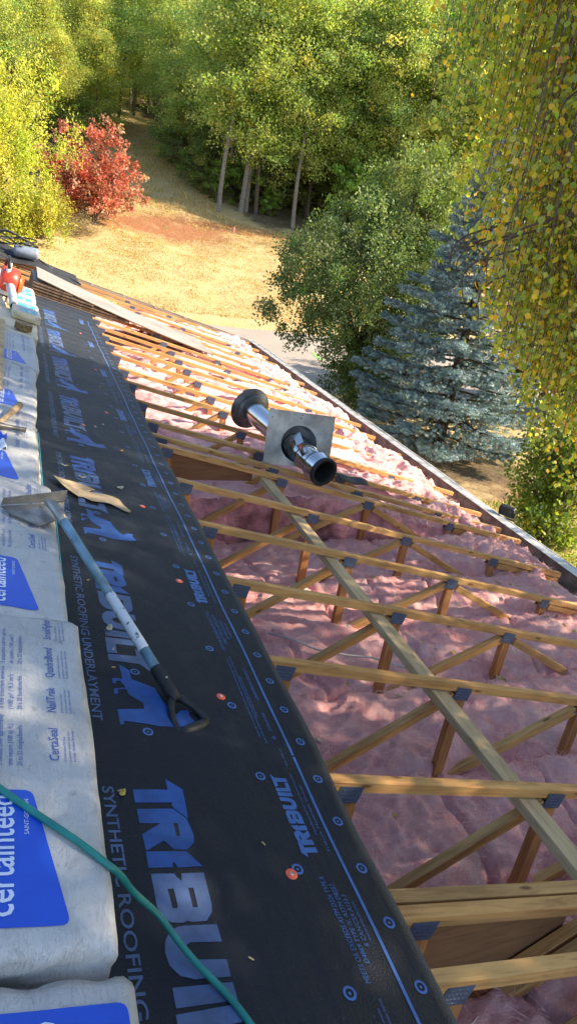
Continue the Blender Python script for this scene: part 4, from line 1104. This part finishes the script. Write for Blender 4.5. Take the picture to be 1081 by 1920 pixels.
# ================================================================== FLOOD LIGHT ON THE GUTTER
fd = thing('flood_light', 'small black flood light mounted on the gutter edge', 'flood light', Matrix.Translation((ex + .13, 3.66, ez + .045)) @ Matrix.Rotation(R(28), 4, 'Z') @ Matrix.Rotation(R(-20), 4, 'Y'))
mb = MB(); mb.box(-.012, .035, -.075, .075, -.055, .055)
for k in range(7): mb.box(.036, .055, -.068 + k * .022, -.062 + k * .022, -.045, .045)
part('housing', mb, M_black, fd, bevel=.003)
mb = MB(); mb.box(-.016, -.0125, -.06, .06, -.042, .042); part('lens', mb, M_glass, fd)
mb = MB(); mb.box(.0, .02, -.088, -.079, -.085, .01); mb.box(.0, .02, .079, .088, -.085, .01); mb.box(.0, .02, -.088, .088, -.092, -.085); part('bracket', mb, M_black, fd)

# ================================================================== VEGETATION
def unit(v): return v / np.maximum(1e-9, np.linalg.norm(v, axis=-1, keepdims=True))
def leaf_quads(C, size, aspect=.6, droop=0.0, g=rng, fold=0):
    n = len(C); a = g.normal(size=(n, 3)); a[:, 2] -= droop; a = unit(a)
    b = unit(np.cross(a, g.normal(size=(n, 3))))
    s = (size * g.uniform(.65, 1.3, n))[:, None]
    return np.stack([C - a * s * .5, C + b * s * .5 * aspect - a * s * .06, C + a * s * .5, C - b * s * .5 * aspect - a * s * .06], 1)
def leaf_hex(C, size, aspect=.7, droop=0.0, g=rng):
    n = len(C); a = g.normal(size=(n, 3)); a[:, 2] -= droop; a = unit(a)
    b = unit(np.cross(a, g.normal(size=(n, 3)))); s = (size * g.uniform(.6, 1.25, n))[:, None]
    w = s * .5 * aspect
    return np.stack([C - a * s * .5, C - a * s * .28 + b * w * .8, C + a * s * .02 + b * w, C + a * s * .5, C + a * s * .02 - b * w, C - a * s * .28 - b * w * .8], 1)
OAK = [(.27, .38, .10), (.36, .47, .12), (.45, .52, .14), (.54, .55, .15), (.20, .29, .09)]
def oak_variant(seed, height, spread, base, cols, w, ncl=150, per=85, ls=.24, cl=.62, layers=1.0):
    """returns trunk mesh and crown mesh of a loose tall woodland tree, foot at the origin"""
    g = np.random.default_rng(seed); r = random.Random(seed)
    tb = MB()
    lean = Vector((r.uniform(-.8, .8), r.uniform(-.8, .8), 0))
    def tp(s): return Vector((lean.x * s * s + .12 * math.sin(s * 7 + seed), lean.y * s * s + .12 * math.cos(s * 6 + seed), height * .92 * s))
    pts = [tp(k / 9) for k in range(10)]; r0 = .009 * height + .03
    tb.tube([(pts[0].x, pts[0].y, -.6)] + pts, [r0 * 1.35] + [r0 * (1 - .86 * k / 9) for k in range(10)], 8)
    cen = []
    nl = 16
    for k in range(nl):
        s = base + (1 - base) * (k + .5) / nl; p = tp(s); an = k * 2.4 + r.uniform(-.5, .5)
        rad = spread * (math.sin(min(1, (s - base) / (1 - base) * .9 + .22) * math.pi) ** .7) * r.uniform(.7, 1.1)
        e = p + Vector((math.cos(an) * rad, math.sin(an) * rad, rad * r.uniform(.15, .6)))
        m = p.lerp(e, .5) + Vector((0, 0, rad * r.uniform(.02, .18)))
        tb.tube([p, m, e], [r0 * .36 * (1 - s * .6), r0 * .22 * (1 - s * .6), .012], 5, caps=False)
        for q in range(ncl // nl):
            tt = r.uniform(.30, 1.08); c = (p.lerp(m, tt * 2) if tt < .5 else m.lerp(e, tt * 2 - 1))
            jt = .42 if cl < .9 else .75; cen.append((c.x + r.gauss(0, jt), c.y + r.gauss(0, jt), c.z + r.gauss(0, jt * .9)))
    cen = np.array(cen); k = len(cen)
    ccol = pick(cols, w, k, g, .16)
    idx = np.repeat(np.arange(k), per)
    rr = g.normal(size=(len(idx), 3)); rr = unit(rr) * (g.uniform(0, 1, (len(idx), 1)) ** .45) * cl * g.uniform(.6, 1.25, k)[idx][:, None]; rr[:, 2] *= .62
    C = cen[idx] + rr
    V = leaf_quads(C, ls, .62, .1, g)
    col = np.clip(ccol[idx] * (1 + g.normal(size=(len(idx), 1)) * .22), .003, .9)
    return tb.mesh('trunk', M_bark if seed % 2 else M_barkpale, True), quads_mesh('crown', V, None, L_oak, col)

YG = [(.42, .46, .10), (.50, .52, .12), (.31, .38, .09), (.58, .53, .13)]
VAR = [oak_variant(101, 15, 4.0, .20, OAK, (3, 4, 3, 2, 2), 416, 66, .165, 1.0),
       oak_variant(102, 17, 4.2, .27, OAK, (2, 4, 4, 3, 1), 416, 66, .165, 1.0),
       oak_variant(103, 13, 4.2, .15, OAK, (2, 3, 4, 4, 1), 416, 66, .165, 1.0),
       oak_variant(104, 16, 3.5, .28, OAK, (3, 4, 3, 2, 2), 416, 66, .165, 1.0),
       oak_variant(105, 12, 3.6, .12, YG, (3, 3, 3, 1), 416, 66, .165, 1.0),
       oak_variant(106, 14, 3.7, .10, OAK, (3, 4, 4, 2, 1), 416, 66, .165, 1.0)]
UND = [oak_variant(111, 3.6, 1.5, .10, [(.22, .36, .06), (.30, .44, .08), (.17, .26, .05)], (3, 2, 2), 64, 90, .14, .42),
       oak_variant(112, 2.8, 1.3, .08, [(.15, .20, .055), (.20, .25, .06), (.28, .29, .08)], (3, 2, 1), 64, 90, .13, .42)]
# trees with a trunk that can be told apart in the photograph, then the wood behind
front = [(12.2, 49.2, 3, 'slim tree at the left front corner of the wood, beside the path'), (14.0, 50.2, 1, 'pale trunked tree in the clump at the wood edge, left of three'), (14.6, 50.8, 3, 'thin pale trunk leaning in the clump at the wood edge'),
         (15.1, 50.6, 0, 'right trunk of the clump at the wood edge'), (17.4, 48.6, 3, 'leaning tree at the wood edge right of the clump'), (19.6, 51.5, 0, 'dark trunked tree in the wood behind the apple tree'),
         (24.0, 47.2, 1, 'pale trunked tree standing above the apple tree'), (21.8, 49.6, 3, 'thin tree left of the pale trunk above the apple tree'), (26.8, 45.2, 2, 'leafy oak behind the top of the blue spruce'), (29.5, 42.0, 1, 'tall oak behind the drooping birch'), (31.5, 47.5, 0, 'oak in the wood right behind the birch curtain')]
NTREE = 0
def put_tree(x, y, var, sc, rz_, lab, group, name='oak_tree', sink=.1):
    e = thing(name, lab, 'tree', Matrix.Translation((x, y, float(gz(x, y)) - sink)) @ Matrix.Rotation(rz_, 4, 'Z') @ Matrix.Scale(sc, 4), group)
    place('trunk', var[0], e); place('crown', var[1], e); return e
for x, y, k, lab in front: put_tree(x, y, VAR[k], rnd.uniform(.92, 1.1), rnd.uniform(0, 6), lab, 'trees along the wood edge')
pr = random.Random(5)
spots = []
def far_enough(x, y, d): return all((x - a) ** 2 + (y - b) ** 2 > d * d for a, b in spots)
tries = 0
while len(spots) < 235 and tries < 16000:
    tries += 1
    y = 46 + 72 * pr.random() ** 1.25; x = pr.uniform(-16 - .1 * (y - 50), 48 + .5 * (y - 50))
    pathx = 9.2 - (y - 46) * .075
    if abs(x - pathx) < (3.6 if y < 66 else 2.0) and y < 74: continue
    if x < pathx and y < 60 : continue
    if 11 < x < 28 and y < 52.5: continue
    if x > 28 and y < 62 - .4 * (x - 28): pass
    if not far_enough(x, y, 2.5 if y < 70 else 3.2): continue
    spots.append((x, y))
for (x, y) in spots:
    left = x < 9.2 - (y - 46) * .075
    k = pr.choice((4, 4, 4, 2, 5)) if left else pr.choice((0, 1, 2, 3, 5, 0, 1, 4))
    pos = camo.matrix_world.inverted() @ Vector((x, y, float(gz(x, y)) + 6)); px = pos.x / -pos.z
    sec = ['above the yellow tree', 'above the red shrub', 'above the end of the grass path', 'above the pale trunk clump', 'above the fruit tree', 'above the blue spruce', 'behind the birch curtain'][min(6, max(0, int((px + .42) / .12)))]
    dep = 'in the front rows of the wood' if y < 62 else 'half way up the wooded hill' if y < 78 else 'high on the wooded hill'
    if left: dep = 'left of the grass path' if y < 78 else 'high on the hill left of the path'
    lab, gname = 'leafy tree %s, %s' % (dep, sec), 'woodland trees ' + sec
    put_tree(x, y, VAR[k], pr.uniform(.60, .92) * (1 + max(0, y - 70) * .006) * (1.4 if x > 24 + .2 * (y - 50) else 1), pr.uniform(0, 6.28), lab, gname, sink=.3)
und = [(6.2, 71.5, 0, 1.0, 'bright green young tree where the path narrows'), (13.2, 52.4, 0, .9, 'green shrub at the foot of the wood edge clump'), (11.6, 54.0, 1, 1.15, 'dark green bush left of the wood edge on the path side'), (22.0, 47.6, 0, 1.5, 'bright green sapling just left above the apple tree'), (11.2, 59.0, 1, 1.3, 'dark bush along the path half way up'), (16.2, 50.6, 0, .55, 'low green sprout between the wood edge trunks'), (3.2, 63.0, 1, 1.3, 'dark shrub left of the path behind the red shrub')]
for x, y, k, sc, lab in und: put_tree(x, y, UND[k], sc, pr.uniform(0, 6), lab, 'undergrowth by the wood', 'young_tree', .05)
for x, y, sc in [(12.5 + 1.5 * i + pr.uniform(-1, 1), 53.0 + pr.uniform(-1.5, 5), pr.uniform(.8, 1.7)) for i in range(16)]:
    put_tree(x, y, UND[1], sc, pr.uniform(0, 6), 'dark understorey bush inside the wood, between the trunks', 'understorey bushes', 'bush', .05)

def shrub(name, label, x, y, h, r_, cols, w, mat, nl, ls, seed, cat='tree', droop=.1, twigs=26, base=.05, bark=None, spill=0, aspect=.6, cz=.55, sq_=1.0, bias=None, cl=.45):
    """many stemmed round crown"""
    g = np.random.default_rng(seed); r = random.Random(seed)
    e = thing(name, label, cat, Matrix.Translation((x, y, float(gz(x, y)) - .05)))
    tb = MB(); cen = []
    for k in range(twigs):
        an = k * 2.399 + r.uniform(-.3, .3); el = r.uniform(.05, 1) ** .8
        rad = r_ * (1 - (2 * el - 1) ** 2 * .75) * r.uniform(.65, 1.08); zz = h * (base + (1 - base) * el) * r.uniform(.92, 1.04)
        tip = Vector((math.cos(an) * rad, math.sin(an) * rad * sq_, zz))
        mid = Vector((tip.x * .35, tip.y * .35, zz * .6)); st = Vector((r.uniform(-.15, .15), r.uniform(-.15, .15), -.2))
        tb.tube([st, mid, tip], [.035 * h / 4, .022 * h / 4, .006], 5, caps=False)
        for q in range(9):
            tt = .38 + .68 * q / 8; c = mid.lerp(tip, (tt - .3) / .7)
            c = c + Vector((r.gauss(0, .14 * r_), r.gauss(0, .14 * r_), r.gauss(0, .09 * h)))
            if spill: c.z -= spill * (tt ** 2) * r.random()
            cen.append((c.x, c.y, max(.12, c.z)))
    cen = np.array(cen); k = len(cen); per = nl // k + 1
    ccol = pick(cols, w, k, g, .14); idx = np.repeat(np.arange(k), per)
    rr = unit(g.normal(size=(len(idx), 3))) * (g.uniform(0, 1, (len(idx), 1)) ** .5) * cl * g.uniform(.6, 1.3, k)[idx][:, None]
    if spill: rr[:, 2] = rr[:, 2] * 1.9 - .15
    C = cen[idx] + rr; C[:, 2] = np.maximum(C[:, 2], .03)
    col = np.clip(ccol[idx] * (1 + g.normal(size=(len(idx), 1)) * .2), .003, .95)
    place('trunk', tb.mesh('trunk', bark or M_twig, True), e)
    place('crown', quads_mesh('crown', leaf_quads(C, ls, aspect, droop, g), None, mat, col), e)
    return e
def round_tree(name, label, x, y, zc_, rx_, rz_, cols, w, mat, ncl, per, ls, seed, cl=.36, bark=None, lower=-1.0):
    """short trunk, limbs into a round crown whose leaf sprays sit mostly near its surface"""
    g = np.random.default_rng(seed); r = random.Random(seed); z0 = float(gz(x, y)) - .05
    e = thing(name, label, 'tree', Matrix.Translation((x, y, z0)))
    tb = MB(); cc = zc_ - z0
    fork = Vector((0, 0, max(.8, cc - rz_ * .75)))
    tb.tube([(0, 0, -.2), (.04, .02, fork.z * .5), fork], [.17, .13, .12], 9)
    cen = []
    for k in range(ncl):
        u_ = unit(np.array([g.normal(size=3)]))[0]
        if u_[2] < lower: u_[2] = -u_[2]
        lump = .78 + .44 * float(vnoise(u_[0] * 2.2 + seed, u_[1] * 2.2 + u_[2] * 1.7, seed))
        rr = (r.random() ** .33) * lump
        cen.append((u_[0] * rx_ * rr, u_[1] * rx_ * rr, cc + u_[2] * rz_ * rr))
    for k in range(0, ncl, max(1, ncl // 40)):
        tip = Vector(cen[k]); mid = fork.lerp(tip, .5) + Vector((0, 0, .12 * rz_)); tb.tube([fork, mid, tip], [.06, .032, .006], 5, caps=False)
    cen = np.array(cen); k = len(cen); ccol = pick(cols, w, k, g, .14); idx = np.repeat(np.arange(k), per)
    rr = unit(g.normal(size=(len(idx), 3))) * (g.uniform(0, 1, (len(idx), 1)) ** .5) * cl * g.uniform(.6, 1.35, k)[idx][:, None]
    C = cen[idx] + rr; C[:, 2] = np.maximum(C[:, 2], .05)
    col = np.clip(ccol[idx] * (1 + g.normal(size=(len(idx), 1)) * .2), .003, .95)
    place('trunk', tb.mesh('trunk', bark or M_bark, True), e)
    place('crown', quads_mesh('crown', leaf_quads(C, ls, .6, .25, g), None, mat, col), e)
    return e
# yellow green tree at the left edge
shrub('willow_tree', 'bright yellow green weeping tree at the left edge behind the gable', -2.6, 36.8, 9.2, 4.3, [(.48, .52, .07), (.58, .58, .09), (.38, .47, .06), (.30, .40, .06), (.64, .57, .10)], (4, 4, 3, 1, 1), L_yellow, 52000, .15, 201, droop=.9, twigs=54, spill=1.5, aspect=.38, cl=.5)
shrub('yellow_bush', 'low yellow green bush at the foot of the weeping tree', .2, 37.6, 2.6, 1.5, [(.40, .38, .05), (.30, .30, .05), (.46, .40, .10)], (3, 3, 2), L_yellow, 9000, .13, 202, 'bush', droop=.4, twigs=22, aspect=.45)
# red shrub
shrub('red_shrub', 'round red leaved shrub on the slope above the dry grass', 3.0, 42.4, 4.7, 2.75, [(.58, .17, .12), (.48, .18, .12), (.66, .20, .14), (.42, .22, .14), (.52, .31, .20)], (4, 3, 2, 2, 2), L_red, 20000, .17, 203, 'shrub', twigs=40, base=.10, aspect=.55, cl=.36)
shrub('dry_bush', 'dry straw coloured bush below the red shrub', 2.2, 40.4, 1.0, 1.2, [(.42, .33, .20), (.34, .26, .15), (.30, .27, .14)], (3, 2, 1), L_dry, 5000, .11, 204, 'bush', twigs=20, aspect=.25)
# apple tree beyond the eave
round_tree('apple_tree', 'round green fruit tree overhanging the driveway', 8.75, 17.6, .0, 2.85, 2.45, [(.10, .155, .05), (.14, .20, .06), (.19, .25, .09), (.075, .12, .04), (.28, .34, .15)], (4, 4, 3, 2, 1), L_apple, 520, 110, .088, 205)
round_tree('leafy_tree', 'light green tree top rising between the fruit tree and the spruce', 10.2, 18.5, 1.9, 1.6, 2.1, [(.17, .24, .06), (.23, .30, .08), (.13, .19, .05), (.31, .36, .14)], (4, 3, 2, 1), L_apple, 260, 95, .092, 206)
round_tree('leafy_bush', 'low green bush between the fruit tree and the foot of the spruce', 8.75, 16.6, -2.35, 1.35, 1.15, [(.11, .165, .05), (.15, .21, .06), (.08, .13, .04)], (3, 3, 2), L_apple, 150, 90, .085, 209, cl=.3)
shrub('shade_tree', 'dark tree standing behind the spruce on the driveway side', 17.4, 17.6, 8.6, 3.2, [(.07, .10, .025), (.10, .13, .03)], (3, 2), L_oak, 26000, .2, 207, twigs=50, bark=M_bark)
# shrub at the right edge on the lawn
shrub('lawn_shrub', 'light green leafy shrub on the lawn at the right edge below the birch', 8.55, 8.0, 2.7, 1.0, [(.17, .24, .04), (.24, .30, .05), (.12, .18, .03), (.34, .34, .06)], (4, 3, 2, 1), L_birch, 11000, .085, 208, 'shrub', twigs=40, aspect=.7, cl=.26)

# ---- blue spruce
def spruce(label, x, y, h, r_, seed, twn=9000):
    g = np.random.default_rng(seed); r = random.Random(seed)
    e = thing('blue_spruce', label, 'spruce', Matrix.Translation((x, y, float(gz(x, y)) - .05)))
    tb = MB(); tb.tube([(0, 0, -.3), (0, 0, h * .5), (0, 0, h)], [.16, .09, .015], 8)
    P = []; D = []
    nb = 150
    for k in range(nb):
        s = (k + .5) / nb; z = h * (.05 + .93 * s); an = k * 2.399 + r.uniform(-.2, .2)
        rad = r_ * (1 - s) ** .82 * r.uniform(.75, 1.12) + .12
        dr = rad * r.uniform(.10, .30)
        p0 = Vector((0, 0, z)); ctl = [p0, p0 + Vector((math.cos(an) * rad * .5, math.sin(an) * rad * .5, -dr * .2)), p0 + Vector((math.cos(an) * rad, math.sin(an) * rad, -dr * .4 + rad * .10))]
        tb.tube(ctl, [.03 * (1 - s) + .008, .02 * (1 - s) + .006, .004], 4, caps=False)
        side = Vector((-math.sin(an), math.cos(an), 0)); out = Vector((math.cos(an), math.sin(an), 0))
        m = int(twn / nb * (rad / (r_ * .55)))
        for q in range(m):
            tt = r.uniform(.18, 1.02) ** .7
            c = ctl[0].lerp(ctl[1], tt * 2) if tt < .5 else ctl[1].lerp(ctl[2], tt * 2 - 1)
            w = (1.05 - tt) * rad * .42 + .05; o_ = r.uniform(-1, 1)
            c = c + side * o_ * w + Vector((0, 0, r.uniform(-.10, .05) - abs(o_) * w * .15)); d = (out * r.uniform(.5, 1) + side * (o_ * .9) + Vector((0, 0, r.uniform(-.15, .45)))).normalized()
            P.append(c); D.append(d)
    P = np.array(P); D = np.array(D); n = len(P); nn = 14
    Lt = g.uniform(.12, .24, n)
    col0 = pick([(.20, .29, .31), (.26, .36, .38), (.14, .21, .225), (.34, .44, .44), (.18, .19, .16)], (4, 4, 3, 2, 1), n, g, .12)
    a = unit(np.cross(D, g.normal(size=(n, 3)))); b = np.cross(D, a)
    V = []; Cc = []
    for q in range(nn):
        ph = q * 2.4; t_ = (q + .5) / nn; base = P + D * (Lt * (t_ - .35))[:, None]
        rad_ = (a * math.cos(ph) + b * math.sin(ph)); nd = unit(rad_ * .85 + D * .75); wv = np.cross(nd, D); wv = unit(wv)
        ln = .062 * (1.15 - .45 * t_); wd = .0105
        V.append(np.stack([base - wv * wd, base + wv * wd, base + nd * ln + wv * wd * .35, base + nd * ln - wv * wd * .35], 1)); Cc.append(col0 * (1 + g.normal(size=(n, 1)) * .12))
    place('trunk', tb.mesh('trunk', M_bark, True), e)
    place('crown', quads_mesh('crown', np.concatenate(V), None, L_spruce, np.clip(np.concatenate(Cc), .003, .9)), e)
    return e
spruce('large blue spruce beside the eave with silvery branch tips', 9.4, 13.3, 7.8, 2.75, 301, 17000)

# ---- weeping birch reaching over the eave
def birch(label, bx, by, seed):
    g = np.random.default_rng(seed); r = random.Random(seed); zb = GZ
    e = thing('birch_tree', label, 'birch', Matrix.Translation((bx, by, zb)))
    tb = MB(); H = 12.5
    def tp(s): return Vector((.35 * math.sin(s * 2.2), .25 * math.sin(s * 3.1), H * s))
    tb.tube([tp(k / 10) for k in range(11)], [.17 * (1 - .9 * k / 10) + .012 for k in range(11)], 10)
    st = MB(); C = []; tone = []
    nlimb = 104
    for k in range(nlimb + 84):
        s = .30 + .66 * ((k + .5) / nlimb if k < nlimb else r.uniform(.0, .55)); p = tp(s); an = k * 2.399 + r.uniform(-.3, .3)
        if k >= nlimb: an = math.atan2(3.4, -2.5) + r.uniform(-.62, .5)
        prof = math.sin(min(1, (1 - s) / .62) * math.pi * .5) ** .8
        rad = (1.0 + 3.7 * prof) * r.uniform(.55, 1.08)
        up = (.55, .42, .12)
        if k >= nlimb:                       # long limbs reaching over the eave
            while True:
                tx, ty = r.uniform(2.1, 3.9), r.uniform(2.0, 4.1)
                if ty + .31 * tx < 4.8 and (tx - 2.2) * .848 - (ty - 3.5) * .53 > -.15: break
            dx_, dy_ = tx - bx - p.x, ty - by - p.y; rad = math.hypot(dx_, dy_); an = math.atan2(dy_, dx_); up = (.35, .25, .02)
        e1 = p + Vector((math.cos(an) * rad * .55, math.sin(an) * rad * .55, rad * up[0])); e2 = p + Vector((math.cos(an) * rad, math.sin(an) * rad, rad * up[1])); e3 = p + Vector((math.cos(an) * rad * (1.12 if k < nlimb else 1.04), math.sin(an) * rad * (1.12 if k < nlimb else 1.04), rad * (up[2] if k < nlimb else .16)))
        if k < nlimb:                        # keep the bare wood inside the leafy outline
            for _ in range(12):
                if (bx + e3.x) * .31 + by + e3.y < 4.7 and (bx + e3.x - 2.2) * .848 - (by + e3.y - 3.5) * .53 > .2: break
                e1 = p.lerp(e1, .88); e2 = p.lerp(e2, .88); e3 = p.lerp(e3, .88)
        cur = catmull([p, e1, e2, e3], 7)
        rs = [.045 * (1 - s * .6) * (1 - .88 * i / (len(cur) - 1)) for i in range(len(cur))]
        (tb if k < nlimb else st).tube(cur, rs if k < nlimb else [q_ * .55 for q_ in rs], 5, caps=False)
        # hanging twigs, gathered in sprays with gaps between them
        lim_ = r.uniform(-.1, .3); lift_ = r.uniform(0, .9) ** 2; thin_ = r.uniform(.35, 1)
        for q in range(26 if k < nlimb else 17):
            tt = r.uniform(.22, 1.0) if k < nlimb else r.uniform(.40, 1.0); c = cur[int(tt * (len(cur) - 1))] + Vector((r.gauss(0, .16), r.gauss(0, .16), 0))
            ln = r.uniform(.7, 2.1) * (.65 + .5 * prof) * (1.25 if k >= nlimb else 1)
            wx_, wy_ = bx + c.x, by + c.y
            # the fringe towards the house roof is short and high, longer away from it
            edge_d = (wx_ - 2.28) * .848 - (wy_ - 3.5) * .53          # distance in from the crown's house-side fringe
            zmin = 1.5 - 1.45 * max(0, edge_d) if wy_ > 1.6 else .9
            zmin = max(zmin, -1.3) if wx_ > 3.4 else max(zmin, .25)
            if k < nlimb and wy_ > 1.5: continue
            if zb + c.z - ln > 1.9: edge_d = edge_d + .55
            if edge_d < lim_ or wy_ + .31 * wx_ > 4.85: continue
            if (wx_ + .86) ** 2 + (wy_ + 1.38) ** 2 < 22: continue
            bot = max(zb + c.z - ln, zmin + lift_ + r.uniform(0, .35))
            ln = zb + c.z - bot
            if ln < .25: continue
            sw = Vector((r.uniform(-.15, .15), r.uniform(-.15, .15), 0))
            pts = [c, c + sw * .3 + Vector((0, 0, -ln * .4)), c + sw + Vector((0, 0, -ln))]
            st.tube(pts, [.006, .004, .002], 3, caps=False)
            m = int(ln * (58 * thin_ if k >= nlimb else 40)); tc = r.random()
            for z_ in range(m):
                f = (z_ + r.random()) / m; cc_ = pts[0].lerp(pts[1], f * 2.5) if f < .4 else pts[1].lerp(pts[2], (f - .4) / .6)
                C.append((cc_.x + r.gauss(0, .075), cc_.y + r.gauss(0, .075), cc_.z + r.gauss(0, .03))); tone.append(tc)
    C = np.array(C); tone = np.array(tone); n = len(C)
    green = pick([(.36, .48, .07), (.45, .55, .08), (.56, .58, .08), (.26, .37, .06)], (4, 3, 3, 2), n, g)
    yel = pick([(.74, .55, .05), (.82, .62, .06), (.62, .50, .05), (.58, .30, .05)], (4, 2, 3, .5), n, g)
    isy = (g.uniform(size=n) < np.where(tone > .74, .72, np.where(tone > .5, .18, .05)))[:, None]
    col = np.where(isy, yel, green)
    V = leaf_hex(C, .045, .80, 1.0, g)
    place('trunk', tb.mesh('trunk', M_birchbark, True), e)
    place('twigs', st.mesh('twigs', M_twig), e)
    place('crown', quads_mesh('crown', V, None, L_birch, col), e)
    return e
birch('large weeping birch with green and yellow leaves hanging over the eave', 5.5, 1.0, 401)
# tree further round to the right that keeps the near roof in shade (outside the picture)
shrub('side_tree', 'broad leafy tree beside the near end of the roof, outside the picture', 8.2, -4.6, 11.5, 3.6, [(.09, .13, .025), (.13, .17, .03)], (3, 2), L_oak, 52000, .20, 402, twigs=80, base=.22, bark=M_bark, cl=.6)

# ---- dry grass on the slope
def grass(name, label, x0, x1, y0, y1, n, cols, w, hgt, seed, keep=None):
    g = np.random.default_rng(seed)
    x = g.uniform(x0, x1, n * 3); y = g.uniform(y0, y1, n * 3)
    m = vnoise(x * 1.1, y * 1.1, 5) * .6 + vnoise(x * .4, y * .4, 6) * .6 > g.uniform(.15, .9, n * 3)
    if keep is not None: m &= keep(x, y)
    x = x[m][:n]; y = y[m][:n]; z = gz(x, y); n = len(x)
    B = np.stack([x, y, z - .02], -1); h = hgt * g.uniform(.4, 1.3, n)
    an = g.uniform(0, 6.28, n); ln = g.normal(size=(n, 2)) * .35
    T = B + np.stack([ln[:, 0] * h, ln[:, 1] * h, h], -1); wv = np.stack([np.cos(an), np.sin(an), an * 0], -1) * (.014 + .02 * g.uniform(size=n))[:, None]
    V = np.stack([B - wv, B + wv, T + wv * .25, T - wv * .25], 1)
    o = place(name, quads_mesh(name, V, None, L_dry, pick(cols, w, n, g)))
    return tag(o, label, 'grass', kind='stuff')
STRAW = [(.58, .42, .17), (.49, .345, .13), (.64, .49, .24), (.38, .32, .11), (.42, .26, .11)]
grass('dry_grass', 'dry yellow grass covering the slope below the wood', -4, 17, 30.6, 47, 70000, STRAW, (4, 3, 3, 1, 1), .065, 501, lambda x, y: ((x - 7.2) / 2.6) ** 2 + ((y - 43.6) / 1.6) ** 2 > 1)
grass('path_grass', 'short dry grass along the path through the wood', 2, 14, 47, 76, 22000, STRAW, (3, 3, 2, 2, 1), .16, 502, lambda x, y: np.abs(x - 9.2 + (y - 46) * .075) < 4.0)
grass('lawn', 'green and yellow lawn grass by the right edge', 6.5, 14, 6.0, 12.5, 20000, [(.26, .32, .07), (.38, .40, .11), (.56, .48, .20)], (2, 3, 4), .07, 503, lambda x, y: ((x - 9.0) / 2.4) ** 2 + ((y - 12.4) / 2.6) ** 2 > 1)
# survey stake with pink ribbon
stx, sty = 11.2, 41.5
stk = thing('survey_stake', 'thin stake with pink ribbon standing in the dry grass', 'stake', Matrix.Translation((stx, sty, float(gz(stx, sty)))))
mb = MB(); mb.box(-.025, .025, -.012, .012, -.1, 1.25); part('stake', mb, M_brace, stk); mb = MB(); mb.box(-.035, .035, -.02, .02, .95, 1.2); part('ribbon', mb, M_ribbon, stk, bevel=.005)

# ---- fallen leaves
lv = leaf_hex(np.zeros((1, 3)), .05, .8, 0, np.random.default_rng(3))
def leafmesh(seed, col):
    g = random.Random(seed); n = 8; vs = []
    for k in range(n):
        an = 2 * math.pi * k / n; r_ = (.026 if k % 4 == 0 else .019) * g.uniform(.85, 1.1); vs.append((r_ * math.cos(an) * 1.15, r_ * math.sin(an) * .8, .004 * math.cos(2 * an) + g.uniform(0, .005)))
    mb = MB(); mb.add(vs + [(0, 0, .001)], [(k, (k + 1) % n, n) for k in range(n)])
    return mb.mesh('fallen_leaf', simple('fallen_leaf_%d' % seed, col, .8, var=.2, scale=60))
LM = [leafmesh(1, (.46, .34, .08)), leafmesh(2, (.34, .22, .08)), leafmesh(3, (.42, .38, .14)), leafmesh(4, (.46, .40, .30))]
lr = random.Random(77)
dg = bpy.context.evaluated_depsgraph_get(); dg.update()
cnt = 0
for k in range(400):
    if cnt >= 95: break
    x = lr.uniform(.1, 3.3); y = lr.uniform(-.3, 4.4)
    hit, loc, nor, fi, ob, mm = S.ray_cast(dg, Vector((x, y, .6)), Vector((0, 0, -1)))
    if not hit or ob is None or not ob.name.startswith('insulation'): continue
    o = place('fallen_leaf', lr.choice(LM), None, Matrix.Translation(loc + Vector((0, 0, .004))) @ Matrix.Rotation(lr.uniform(0, 6), 4, 'Z') @ Matrix.Rotation(lr.uniform(-.4, .4), 4, 'X') @ Matrix.Scale(lr.uniform(.6, 1.05), 4))
    tag(o, 'small dry leaf fallen on the pink insulation', 'leaf', 'fallen leaves on the insulation'); cnt += 1
for (u, v, k, sc, rz_) in [(-.58, 2.0, 3, .9, .3), (-.60, .62, 3, .8, 1.2), (-.42, 2.95, 3, .7, 2), (-.66, 2.12, 3, .8, .2), (-.39, 1.97, 3, 1.0, 4), (-.30, 2.6, 1, .6, 1), (-.55, 3.3, 1, .6, 2), (-.36, 3.05, 3, .6, 5), (-.27, 4.1, 1, .6, 2), (-.5, 4.5, 1, .6, 3), (-.65, -.11, 0, .5, 1)]:
    o = place('fallen_leaf', LM[k], None, RM(u, v, hU(u, v) + .004, rz_) @ Matrix.Scale(sc, 4))
    tag(o, 'small pale leaf lying on the black underlayment', 'leaf', 'fallen leaves on the black sheet')
# wood chips and specks
cm_ = MB(); cm_.box(-.006, .006, -.0015, .0015, 0, .0015); CHM = cm_.mesh('wood_chip', M_brace)
for (u, v, rz_) in [(-.645, .93, .5), (-.60, .50, 1.2), (-.612, .40, .2), (-.655, -.10, .4), (-.31, -.26, 2.2), (-.44, -.55, 2.5)]:
    o = place('wood_chip', CHM, None, RM(u, v, hU(u, v) + .0015, rz_)); tag(o, 'tiny pale wood chip on the black sheet', 'wood chip', 'wood chips on the black sheet')
